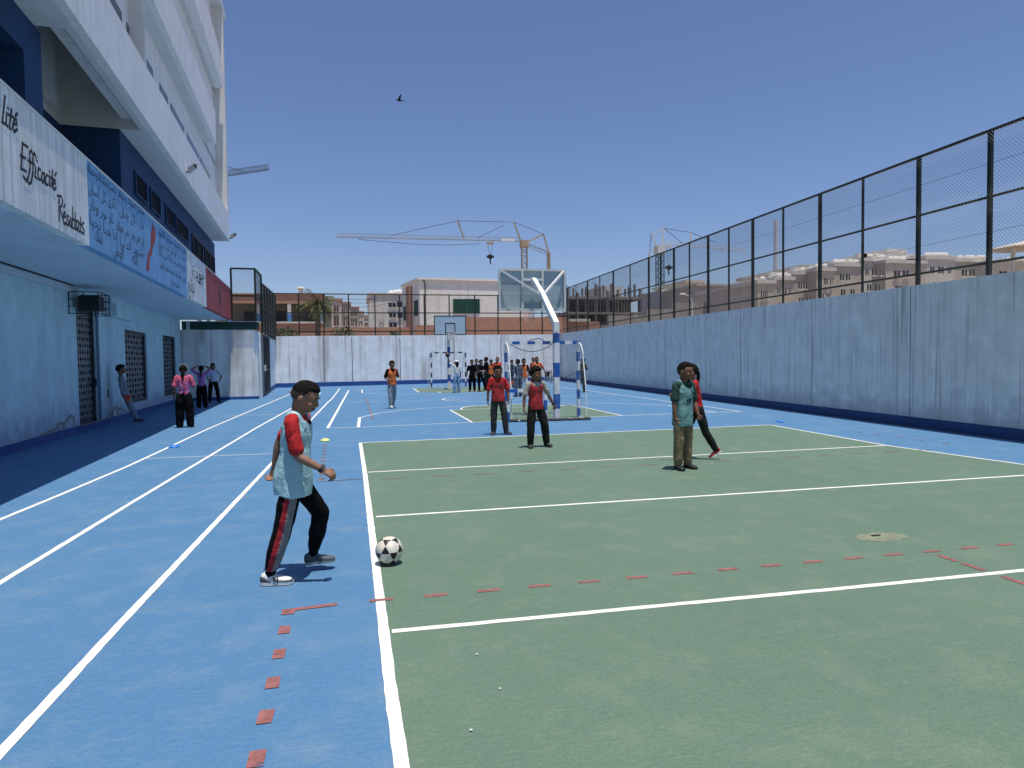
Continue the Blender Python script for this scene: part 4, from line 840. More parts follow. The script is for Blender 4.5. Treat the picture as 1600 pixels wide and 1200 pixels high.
# vegetation
def leafcloud(mb, c, rx, ry, rz, n, size, seed):
    rnd = random.Random(seed)
    for _ in range(n):
        while True:
            v = Vector((rnd.uniform(-1, 1), rnd.uniform(-1, 1), rnd.uniform(-1, 1)))
            if v.length < 1 and v.length > .25 and mnoise.noise(v * 2.3 + Vector((seed, 0, 0))) > -.18: break
        p = Vector((c[0] + v.x * rx, c[1] + v.y * ry, c[2] + v.z * rz)); a = Vector((rnd.gauss(0, 1), rnd.gauss(0, 1), rnd.gauss(0, 1))).normalized(); b = a.orthogonal().normalized(); s_ = size * rnd.uniform(.6, 1.4)
        mb.add([p - a * s_, p + b * s_ * .45, p + a * s_, p - b * s_ * .45], [(0, 1, 2, 3)], rnd.choice((0, 0, 1)))
def shrub(px, py, w_, Y, lab, seed):
    X_, z_ = onY(px, py, Y); t = empty('shrub', (X_, Y, 0), label=lab, cat='shrub', group='shrubs in front of the brown wall')
    q = MB(); leafcloud(q, (X_, Y, z_ - w_ * .8), w_, w_ * .8, w_ * .95, 420, .13, seed); q.build('foliage', M_FOLI[:2], t)
    q = MB()
    for k in range(3): q.tube([(X_ + .08 * (k - 1), Y, 0), (X_ + .3 * (k - 1), Y, z_ - w_)], [.04, .02], 5)
    q.build('stem', M_WOOD, t)
shrub(432, 513, .9, 57, 'dark shrub beside the edge-on fence, leftmost above the far wall', 1); shrub(448, 513, .9, 57.6, 'dark spiky shrub above the far wall under the corridor building', 2); shrub(535, 512, 1.1, 57, 'dark green shrub above the far wall in front of the brown wall', 3)
shrub(617, 519, .6, 57, 'small low shrub above the far wall below the white apartment block', 4); shrub(897, 506, 1.0, 62, 'dark shrub above the wall corner beside the hoop pole', 5)
X_, z_ = onY(495, 468, 61); pt_ = empty('palm_tree', (X_, 61, 0), label='shaggy yellow green palm tree between the terracotta building and the apartments', cat='palm tree')
q = MB(); q.tube([(X_ - .1, 61, 0), (X_, 61, z_ * .5), (X_ + .1, 61, z_ - .6)], [.3, .24, .22], 8); q.build('trunk', mat('palm_bark', (.14, .10, .07), .9, .3, 6), pt_)
q = MB(); rnd = random.Random(11)
for k in range(46):
    az_ = rnd.uniform(0, 6.283); el_ = rnd.uniform(-.5, 1.3); Lf = rnd.uniform(1.3, 2.1); d0 = Vector((math.cos(az_) * math.cos(el_), math.sin(az_) * math.cos(el_), math.sin(el_))); p = Vector((X_ + .1, 61, z_ - .5)); pts = [p.copy()]
    for j in range(7):
        d0 = (d0 + Vector((0, 0, -.22))).normalized(); p = p + d0 * Lf / 7; pts.append(p.copy())
    for j in range(1, 8):
        sd = (pts[j] - pts[j - 1]).cross(Vector((0, 0, 1))).normalized()
        for s_ in (1, -1):
            for jj in (0, .5):
                b0 = pts[j - 1].lerp(pts[j], jj); tip_ = b0 + sd * s_ * .38 * (1 - .08 * j) + (pts[j] - pts[j - 1]) * .8 - Vector((0, 0, .22)); q.add([b0, b0 + (pts[j] - pts[j - 1]) * .35, tip_], [(0, 1, 2)], rnd.choice((0, 0, 1)))
q.build('crown', [M_FOLI[2], M_FOLI[1]], pt_)
# receding apartment row and white block
Yr = 112
for i, (x0, x1, y0, m_, lab) in enumerate(((506, 533, 470, M_PINK, 'brownish apartment house with pink roof edge, nearest of the receding row'), (533, 547, 475, M_PINK, 'brownish apartment house second in the receding row'), (547, 560, 482, M_PINK, 'narrow brownish apartment house third in the receding row'),
                                           (559, 568, 489, M_CREAM, 'small cream house with brown bands at the end of the receding row'), (568, 578, 495, M_WHITEB, 'small pale house with a dark window beside the white apartment block'))):
    ww = [(x0 + (x1 - x0) * a, x0 + (x1 - x0) * b, y0 + (511 - y0) * c_, y0 + (511 - y0) * d_) for a, b, c_, d_ in ((.15, .42, .2, .42), (.58, .85, .2, .42), (.15, .42, .58, .95), (.58, .85, .58, .95))]
    building('apartment_house', lab, [(x0, x1, y0, 0, 12, m_, M_TERRA)], ww, Yr + 9 * i, m_, group='apartment houses in the receding row', wm=mat('maroon_window', (.09, .045, .045), .5, .2))
t = building('apartment_block', 'white apartment block with dark balconies between the row and the cream building', [(576, 631, 461, 0, 12, M_WHITEB)], [(607, 618.5, 473, 480), (620, 629, 471, 480), (608, 618.5, 488, 496), (621, 629, 488, 497), (608, 620, 504, 511)], 98, M_WHITEB)
q = MB(); px_box(q, 572.5, 576, 465, 97.5, 1.2, 474); q.build('brown_box', M_TERRA, t)
q = MB(); X_, z_ = onY(596, 502, 97.9); q.tube([(X_ + .35 * math.cos(k * .349), 97.9, z_ + .35 * math.sin(k * .349)) for k in range(19)], .04, 5); q.build('round_mark', M_GREYBL, t)
q = MB()
for k, a in enumerate((611, 618, 624)): X_, z_ = onY(a, 459, 99); q.ell((X_, 99, z_), .55, .5, .5 + .1 * k, n=8, k=6); q.bar((X_, 99, z_ - 1.0), (X_, 99, z_), .15)
q.build('roof_tank', M_WHITEB, t)
# cream building with the green shutters
FP = [(655, 70), (628, 77), (660, 92), (828, 86), (828, 71)]; Xz = [onY(px, 436.5, Y_) for px, Y_ in FP]; HT_ = Xz[0][1]
t = empty('cream_building', (Xz[0][0], 70, 0), label='large plain cream building with a double green shuttered window behind the near backboard', cat='building')
q = MB(); pts = [(Xz[i][0], FP[i][1]) for i in range(5)]; q.add([(x, y, 0) for x, y in pts] + [(x, y, HT_) for x, y in pts], [tuple(range(5)), tuple(range(9, 4, -1))] + [(i, (i + 1) % 5, 5 + (i + 1) % 5, 5 + i) for i in range(5)]); q.build('wall', M_CREAM, t)
q = MB()
for i in range(5):
    a, b = Vector((*pts[i], HT_ + .08)), Vector((*pts[(i + 1) % 5], HT_ + .08)); q.bar(a, b, .35, .2)
q.build('parapet', M_CREAM, t)
def wall_pt(px, i0, i1):
    d_ = ray(px, 500); a, b = Vector((*pts[i0], 0)), Vector((*pts[i1], 0)); e = b - a; k = (a.x * e.y - a.y * e.x) / (d_.x * e.y - d_.y * e.x); return CAM + d_ * k
def z_at(px, py, P_): return CAM_H + ray(px, py).z * (P_.y / ray(px, py).y)
for (x0, x1, y0, y1, i0, i1) in ((709, 728.5, 467, 489, 0, 4), (729.5, 749, 467, 489, 0, 4), (649, 653.5, 470, 494, 0, 1), (632, 637, 479, 501, 0, 1)):
    A_, B_ = wall_pt(x0, i0, i1), wall_pt(x1, i0, i1); q = MB(); n_ = (B_ - A_).cross(Vector((0, 0, 1))).normalized(); n_ = n_ if n_.dot(CAM - A_) > 0 else -n_; zt, zb = z_at(x0, y0, A_), z_at(x0, y1, A_)
    base_ = [Vector((p.x, p.y, z)) + n_ * .03 for p, z in ((A_, zb), (B_, zb), (B_, zt), (A_, zt))]; q.add(base_, [(0, 1, 2, 3)]); o = q.build('window', M_WINB, t); q = MB(); ns = 9
    for k in range(ns):
        z = zb + (zt - zb) * (k + .5) / ns; q.bar(Vector((A_.x, A_.y, z)) + n_ * .07, Vector((B_.x, B_.y, z)) + n_ * .07, .05, (zt - zb) / ns * .62)
    for p in (A_, B_): q.bar(Vector((p.x, p.y, zb)) + n_ * .08, Vector((p.x, p.y, zt)) + n_ * .08, .10)
    q.build('shutter', M_GREENSH, o)
A_, B_ = wall_pt(639.5, 0, 1), wall_pt(645, 0, 1); q = MB(); n_ = (B_ - A_).cross(Vector((0, 0, 1))).normalized(); n_ = n_ if n_.dot(CAM - A_) > 0 else -n_; q.hexa([Vector((p.x, p.y, z)) + n_ * o_ for z in (0, z_at(642, 449, A_)) for p, o_ in ((A_, .35), (B_, .35), (B_, -.3), (A_, -.3))]); q.build('pilaster', M_TERRA, t)
A_ = wall_pt(665, 0, 4); zp = z_at(665, 445, A_); q = MB(); q.tube([Vector((A_.x, A_.y - .06, 0)), Vector((A_.x, A_.y - .06, zp)), Vector((A_.x - .1, A_.y - .06, zp + .4)), Vector((A_.x - .35, A_.y - .06, HT_ + .2))], .06, 6); q.build('drain_pipe', mat('dark_pipe', (.10, .09, .08), .7, .1), t)
# brown boundary walls
for (x0, x1, y0, Y_, lab) in ((500, 640, 511.5, 63, 'long low terracotta boundary wall in front of the receding apartment row'), (648, 700, 508, 62, 'short terracotta wall below the left end of the cream building'), (728, 885, 495.5, 60, 'terracotta boundary wall running below the cream building to the hoop pole'), (885, 937, 502.5, 60.4, 'lower stepped end of the terracotta wall by the unfinished building')):
    q = MB(); a = px_box(q, x0, x1, y0, Y_, .4); q.build('boundary_wall', M_TERRA, None, base=Vector((a[0], Y_, 0)), label=lab, cat='wall', group='terracotta boundary walls beyond the far wall')
q = MB(); a = px_box(q, 890, 922, 498, 60.0, .6, 502.4); q.build('white_slab', M_WHITEB, None, base=Vector((a[0], 60, a[2])), label='white slab lying on top of the stepped terracotta wall', cat='slab')
# unfinished concrete frame
Y = 96; t = empty('unfinished_building', (onY(885, 500, Y)[0], Y, 0), label='unfinished grey concrete frame building with rebar columns behind the fence corner', cat='building')
for (x0, x1, y0, y1, d_) in ((884, 1006, 463.5, 467.5, 16), (884, 1000, 487.5, 491, 16), (884, 980, 508, 512, 16)):
    q = MB(); px_box(q, x0, x1, y0, Y, d_, y1); q.build('floor_slab', M_CONC, t)
for k, a in enumerate((888, 903, 917, 932, 950, 966, 984, 1001)):
    q = MB(); px_box(q, a - 1.3, a + 1.3, 467.6, Y + .3, .8, 487.3); px_box(q, a - 1.3, a + 1.3, 491.1, Y + .3, .8, 507.9); px_box(q, a - 1.3, a + 1.3, 512.1, Y + .3, .8); q.build('column', M_CONC, t)
    q = MB(); px_box(q, a - .8, a + .8, (443, 452, 447, 440, 449, 455, 444, 447)[k] + 6, Y + 1 + k % 3, .5, 463.4); q.build('column_stub', M_CONC, t)
    q = MB(); X_, z_ = onY(a, 463, Y + 1.2 + k % 3)
    for s_ in range(5): q.bar((X_ + .14 * (s_ - 2), Y + 1.2 + k % 3 + .1 * (s_ % 2), z_), (X_ + .16 * (s_ - 2), Y + 1.2 + k % 3 + .1 * (s_ % 2), onY(a, (443, 452, 447, 440, 449, 455, 444, 447)[k] + s_, Y)[1]), .06)
    q.build('rebar', mat('rusty_rebar', (.13, .085, .06), .9, .2), t)
rnd = random.Random(5)
q = MB()
for k in range(9): a = 896 + k * 12 + rnd.uniform(-3, 3); px_box(q, a - .9, a + .9, 443 + rnd.uniform(0, 10), Y + 8 + rnd.uniform(0, 5), .6, 463)
q.build('rear_columns', M_CONC, t)
q = MB(); px_box(q, 886, 985, 468, Y + 9, .4, 508); q.build('rear_wall', mat('dark_brick', (.10, .075, .06), .9, .2, 2), t)
q = MB()
for k in range(14): a = 920 + k * 4.6; px_box(q, a, a + .5, 468, Y - .3, .1, 487)
q.build('scaffold_props', M_CONC, t)
q = MB(); a = px_box(q, 940, 972, 447, 118, 8); px_box(q, 955, 968, 452, 117.9, .1, 461); q.build('house_wall', M_WHITEB, None, base=Vector((a[0], 118, 0)), label='pale pink house half hidden behind the unfinished concrete frame', cat='building')
# grey block walls, houses and the long apartment terrace on the right
for (x0, x1, y0, Y_, lab) in ((951, 1012, 493, 64, 'grey block wall seen through the fence just right of the corner'), (1010, 1052, 483, 66, 'grey block wall seen through the fence under the right crane'), (1050, 1110, 473, 68, 'grey block wall seen through the fence below the beige house'), (1108, 1182, 471, 70, 'low sandy wall seen through the fence right of the beige house'), (1180, 1276, 466, 62, 'sandy yellow garden wall below the apartment terrace')):
    q = MB(); a = px_box(q, x0, x1, y0, Y_, .4); q.build('boundary_wall', M_GREYBL if x0 < 1100 else M_BEIGE, None, base=Vector((a[0], Y_, 0)), label=lab, cat='wall', group='block walls beyond the right fence')
q = MB(); px_box(q, 985, 1026, 462, 106, 9)
building('flat_roofed_house', 'plain cream flat roofed house behind the right crane mast', [(1035, 1060, 456, 0, 9, M_WHITEB)], [], 100, M_WHITEB, group='houses behind the right fence')
building('flat_roofed_house', 'sandy beige flat roofed house with one dark window behind the right fence', [(1090, 1157, 447, 0, 12, M_BEIGE), (1072, 1100, 441, 7, 8, M_PINK)], [(1123, 1132, 457.5, 466), (1152, 1156, 458, 465)], 88, M_BEIGE, group='houses behind the right fence')
terr = [(1184, 1210, 443, M_PINK), (1210, 1240, 437.5, M_BEIGE), (1240, 1276, 429, M_PINK), (1276, 1304, 423, M_BEIGE), (1304, 1346, 416, M_PINK), (1346, 1384, 408, M_WHITEB), (1384, 1446, 411, M_PINK), (1446, 1492, 405, M_WHITEB), (1492, 1545, 409, M_BEIGE), (1545, 1640, 412, M_WHITEB)]
tl = ['low brown apartment house at the left end of the terrace on the right', 'beige apartment house second from the left in the right terrace', 'brown apartment house with a stepped roof kiosk in the right terrace', 'narrow beige apartment house with red lintel in the right terrace', 'brown apartment house with three dark windows in the right terrace', 'pale apartment house beside the domed roof in the right terrace', 'wide terracotta brown apartment house with white edged roof in the right terrace', 'pale apartment house with red lintel right of the brown one', 'beige apartment house with paired dark windows near the right edge', 'pale apartment house at the right edge of the photo']
for i, (x0, x1, y0, m_) in enumerate(terr):
    w_ = x1 - x0; ww = []
    for f0 in ((.22, .36), (.44, .58)) if i % 2 == 0 else ((.18, .3), (.45, .62), (.78, .88)): ww.append((x0 + w_ * f0[0], x0 + w_ * f0[1], y0 + 12, y0 + 22))
    for f0 in ((.25, .4), (.6, .75)): ww.append((x0 + w_ * f0[0], x0 + w_ * f0[1], y0 + 36, y0 + 46))
    bx = [(x0, x1, y0, (i % 3) * .8, 12, m_, M_WHITEB)]
    if i == 2: bx.append((1253, 1293, 419, 3, 6, M_WHITEB, M_PINK))
    if i == 5: bx += [(1374, 1424, 401, 4, 6, M_PINK, M_WHITEB), (1386, 1414, 394, 6, 4, M_WHITEB, M_WHITEB)]
    t = building('apartment_house', tl[i], bx, ww, 58, m_, group='apartment terrace beyond the right fence')
    q = MB(); rnd = random.Random(i)
    for k in range(int(w_ / 6)):
        a = x0 + 2 + k * 6 + rnd.uniform(-1, 1); X_, z_ = onY(a, y0 - .5, 60); 
        if rnd.random() < .6: q.ell((X_, 60, z_ + .35), .35, .35, .35, n=8, k=6); q.bar((X_, 60, z_ - .3), (X_, 60, z_ + .3), .12)
        else: q.box(X_ - .5, X_ + .5, 60, 60.6, z_ - .2, z_ + rnd.uniform(.3, .9))
    q.build('roof_tanks', M_WHITEB, t)
t = empty('roof_pavilion', (onY(1590, 400, 56)[0], 56, 0), label='small pointed tiled roof on posts at the right edge above the wall', cat='pavilion')
X_, z_ = onY(1606, 376, 56); _, z2 = onY(1606, 388, 56); q = MB(); q.loft([[Vector((X_ + r_ * math.cos(k * .7854 + .39), 56 + r_ * math.sin(k * .7854 + .39), z)) for k in range(8)] for r_, z in ((3.4, z2), (3.3, z2 + .12), (.3, z_))]); q.build('roof', M_PINK, t)
for sx in (-1, 1):
    q = MB(); q.bar((X_ + sx * 1.9, 56, 0), (X_ + sx * 1.9, 56, z2), .3); q.build('post', M_WHITEB, t)
X_, z_ = onY(1213, 345, 70); q = MB(); q.tube([(X_, 70, 0), (X_, 70, z_ * .5), (X_, 70, z_)], [.42, .36, .28], 10); q.build('mast', mat('hazy_grey_mast', (.42, .47, .55), .7, .05), None, base=Vector((X_, 70, 0)), label='slim pale grey mast rising behind the fence above the terrace', cat='mast')
X_, z_ = onY(1076, 462, 60); t = empty('street_lamp', (X_, 60, 0), label='white curved street lamp behind the fence near the beige house', cat='street lamp'); q = MB(); q.tube([(X_ + .4, 60, 0), (X_ + .4, 60, z_ - .6), (X_ + .1, 60, z_ - .05), (X_ - .5, 60, z_ + .15)], .06, 6); q.build('pole', M_WHITEMETAL, t); q = MB(); q.ell((X_ - .6, 60, z_ + .14), .4, .14, .09, n=10, k=6); q.build('lamp_head', M_WHITEMETAL, t)
for k, (a, b, sg) in enumerate((((500, 461), (628, 460), 7), ((500, 465), (628, 463), 9), ((560, 480), (640, 462), 4))):
    p0, p1 = onY(*a, 76), onY(*b, 76); q = MB(); q.tube([(p0[0] + (p1[0] - p0[0]) * i / 12, 76, p0[1] + (p1[1] - p0[1]) * i / 12 - sg * .075 * 4 * (i / 12) * (1 - i / 12)) for i in range(13)], .022, 4)
    q.build('overhead_cable', M_BLACK, None, base=Vector((p0[0], 76, p0[1])), label=('sagging overhead cable in front of the apartments, topmost of three', 'sagging overhead cable just below the topmost one by the apartments', 'short overhead cable rising to the cream building')[k], cat='cable', group='overhead cables left of the cream building')
# ------------------------------------------------------------------ tower cranes
def lattice(mb, a, b, w, n, r, side=Vector((0, 1, 0)), tri=True, m=0):
    a, b = Vector(a), Vector(b); d_ = (b - a).normalized(); up_ = side.cross(d_).normalized(); s_ = side * w / 2
    ch = [s_, -s_, up_ * w] if tri else [s_ + up_ * w / 2, -s_ + up_ * w / 2, -s_ - up_ * w / 2, s_ - up_ * w / 2]
    for c_ in ch: mb.bar(a + c_, b + c_, r, m=m)
    k_ = len(ch)
    for i in range(n):
        p, q_, mid = a.lerp(b, i / n), a.lerp(b, (i + 1) / n), a.lerp(b, (i + .5) / n)
        for j in range(k_):
            c0_, c1_ = ch[j], ch[(j + 1) % k_]; mb.bar(p + c0_, mid + c1_, r * .6, m=m); mb.bar(mid + c1_, q_ + c0_, r * .6, m=m)
def crane(lab, Y, cm, mast, jib, counter, apexes, lines, trolley, hook, ballast, mw, jw, m_mast=None):
    pt3 = lambda p: Vector((onY(p[0], p[1], Y)[0], Y, onY(p[0], p[1], Y)[1]))
    top = pt3(mast); t = empty('tower_crane', (top.x, Y, 0), label=lab, cat='crane', group='tower cranes over the houses')
    q = MB(); lattice(q, (top.x, Y, 0), (top.x, Y, top.z), mw, max(6, int(top.z / mw / 1.1)), mw * .12, Vector((0, 1, 0)), False); q.build('mast', m_mast or cm, t)
    q = MB(); lattice(q, pt3(jib[0]), pt3(jib[1]), jw, 22, jw * .085, Vector((0, -1, 0)) if jib[0][0] < jib[1][0] else Vector((0, 1, 0))); q.build('jib', cm, t)
    q = MB(); lattice(q, top, pt3(counter), jw * .9, 5, jw * .09); q.build('counter_jib', cm, t)
    for a, b in apexes: q = MB(); q.bar(pt3(a), pt3(b), jw * .35); q.build('tower_strut', cm, t)
    q = MB()
    for ln in lines:
        for a, b in zip(ln, ln[1:]): q.tube([pt3(a), pt3(b)], .05, 4)
    q.build('pendant_cable', M_BLACK, t)
    if trolley: q = MB(); c_ = pt3(trolley); q.box(c_.x - jw * .9, c_.x + jw * .9, Y - jw * .6, Y + jw * .6, c_.z - jw * .25, c_.z + jw * .25); tr = q.build('trolley', cm, t)
    if hook:
        q = MB(); c_ = pt3(hook); q.ell(c_, .45, .3, .55, n=8, k=6); q.box(c_.x - .7, c_.x + .7, Y - .2, Y + .2, c_.z - .2, c_.z + .2); q.tube([c_ - Vector((0, 0, .4)), c_ - Vector((0, 0, 1.5))], .12, 6)
        tz = pt3(trolley).z
        for sx in (-.4, .4): q.tube([(c_.x + sx * .5, Y, c_.z + .4), (c_.x + sx, Y, tz)], .035, 4)
        q.build('hook_block', M_BLACK, t)
    for a, b in ballast: q = MB(); q.bar(pt3(a), pt3(b), jw * .5); q.build('ballast_line', cm, t)
    q = MB(); c_ = top; q.box(c_.x - mw * .75, c_.x + mw * .75, Y - mw * .75, Y + mw * .75, c_.z - mw * .9, c_.z + mw * .4); q.build('slewing_platform', cm, t); return t
M_CRO = mat('orange_white_crane_paint', (.37, .29, .19), .6, .3, .35); M_CRW = mat('pale_crane_paint', (.55, .56, .56), .6, .15, .4); M_CRD = mat('dark_crane_paint', (.06, .10, .13), .6, .2, .4); M_CRT = mat('teal_crane_mast', (.07, .16, .19), .6, .15, .4)
t = crane('orange and white tower crane with its long jib above the cream building', 128, M_CRO, (819, 379), ((815, 377), (526, 370.5)), (858, 394), [((803, 346), (813, 375)), ((715, 344), (725, 373)), ((849, 366), (826, 377)), ((849, 366), (857, 393))],
      [((611, 368), (715, 345), (799, 347)), ((745, 372), (787, 352)), ((803, 347), (849, 366)), ((560, 374), (640, 381), (700, 383), (750, 381))], (766, 380), (766, 401), [((856, 394), (856, 425)), ((858.5, 394), (858.5, 425))], 1.0, .70)
q = MB(); pa_, pb_ = onY(783, 374.5, 127.2), onY(805, 375.5, 127.2); q.box(pa_[0], pb_[0], 127.1, 127.3, pa_[1] - .25, pa_[1] + .25); q.build('name_board', M_WHITEMETAL, t)
crane('white headed tower crane with dark teal mast behind the right fence', 118, M_CRW, (1031, 388), ((1036, 381.5), (1166, 393)), (1014.5, 398), [((1038, 357), (1034, 384)), ((1018, 367), (1027, 386)), ((1018, 367), (1038, 357)), ((1079, 363), (1080, 383))],
      [((1038, 357), (1079, 363), (1118, 379)), ((1038, 357), (1066, 380)), ((1017, 367), (1015, 398))], (1044.5, 385), (1045, 418), [((1014, 398), (1014, 440))], 1.15, .60, M_CRT)
crane('dark crane jib sticking out from behind the white school building', 105, M_CRD, (312, 285), ((330, 278), (421, 264.5)), (300, 286), [((318, 250), (314, 282))], [((318, 250), (380, 268))], None, None, [], 1.3, .72)

# ------------------------------------------------------------------ people
def remesh(mb, voxel, smooth=2, parent=None, name='x', mats=None, wrinkle=0.0, wsc=9.0, cut=None, mfun=None, base=Vector((0, 0, 0)), seed=0.0, wz=1.0):
    """fuse the overlapping shapes of mb into one continuous skin"""
    me = bpy.data.meshes.new('tmp'); me.from_pydata([tuple(v) for v in mb.v], [], mb.f); me.update()
    o = bpy.data.objects.new('tmp', me); COL.objects.link(o)
    bm = bmesh.new(); bm.from_mesh(me); bmesh.ops.recalc_face_normals(bm, faces=bm.faces); bm.to_mesh(me); bm.free()
    r_ = o.modifiers.new('r', 'REMESH'); r_.mode = 'VOXEL'; r_.voxel_size = voxel
    s_ = o.modifiers.new('s', 'SMOOTH'); s_.factor = .5; s_.iterations = smooth
    dg = bpy.context.evaluated_depsgraph_get(); dg.update(); ev = o.evaluated_get(dg); m2 = bpy.data.meshes.new_from_object(ev)
    bpy.data.objects.remove(o); bpy.data.meshes.remove(me)
    if wrinkle:
        nv = [v.normal.copy() for v in m2.vertices]
        for v, n_ in zip(m2.vertices, nv):
            p = Vector((v.co.x * wsc, v.co.y * wsc, v.co.z * wsc * wz)) + Vector((seed, seed * 1.7, 0))
            w_ = mnoise.noise(p) + .5 * mnoise.noise(p * 2.1); v.co += n_ * wrinkle * (abs(w_) * 1.6 - .45)
    if cut:
        bm = bmesh.new(); bm.from_mesh(m2); bmesh.ops.delete(bm, geom=[f for f in bm.faces if cut(f.calc_center_median())], context='FACES'); bm.to_mesh(m2); bm.free()
    for m_ in (mats if isinstance(mats, (list, tuple)) else [mats]): m2.materials.append(m_)
    if mfun:
        for p in m2.polygons: p.material_index = mfun(p.center)
    for p in m2.polygons: p.use_smooth = True
    m2.name = name; ob = bpy.data.objects.new(name, m2); COL.objects.link(ob)
    if parent: ob.parent = parent
    return ob
def limb(mb, pts, rad, n=10, flat=None):
    """tapered limb with round ends; rad per joint; flat: (axis, factor) squeezes it"""
    pts = [Vector(p) for p in pts]; P_, R_ = [], []
    d0 = (pts[0] - pts[1]).normalized(); d1 = (pts[-1] - pts[-2]).normalized()
    for a in (85, 55, 25): P_.append(pts[0] + d0 * rad[0] * math.sin(R(a))); R_.append(rad[0] * math.cos(R(a)))
    for i, p in enumerate(pts):
        if 0 < i < len(pts) - 1:
            for f_ in (-.35, 0, .35):
                q = pts[i + 1] if f_ > 0 else pts[i - 1]; k = abs(f_) * .5; P_.append(p.lerp(q, k) if f_ else p.lerp((pts[i - 1] + pts[i + 1]) / 2, .06)); R_.append(rad[i] * (1 - k) + (rad[i + 1] if f_ > 0 else rad[i - 1]) * k)
        else: P_.append(p); R_.append(rad[i])
    for a in (25, 55, 85): P_.append(pts[-1] + d1 * rad[-1] * math.sin(R(a))); R_.append(rad[-1] * math.cos(R(a)))
    b0 = len(mb.v); mb.tube(P_, R_, n)
    return mb
def ringpts(c, rx, ry, X, Y, n=16, sq=2.3):
    out = []
    for i in range(n):
        a = 2 * math.pi * i / n; ca, sa = math.cos(a), math.sin(a)
        out.append(c + X * (rx * math.copysign(abs(ca) ** (2 / sq), ca)) + Y * (ry * math.copysign(abs(sa) ** (2 / sq), sa)))
    return out
SKIN = {'dark': mat('skin_brown', (.17, .085, .052), .55, .10, 10, spec=.35), 'mid': mat('skin_tan', (.235, .125, .080), .55, .10, 10, spec=.35)}
LIP = mat('lip', (.14, .055, .045), .5, .1); EYE_W = mat('eye_white', (.30, .27, .24), .4, .02); EYE_D = mat('dark_eye', (.010, .007, .006), .25, .1); BROW = mat('brow_hair', (.010, .007, .006), .8, .1)
HAIR = mat('black_hair', (.007, .0055, .005), .75, .5, 40, bump=.6, bscale=160, spec=.12)
HAIRF = mat('faded_side_hair', (.040, .024, .017), .7, .3, 60, bump=.3, bscale=220)
def cloth(name, col, rough=.75, var=.14, scale=7, spec=.25): return mat(name, col, rough, var, scale, bump=.55, bscale=24, spec=spec)
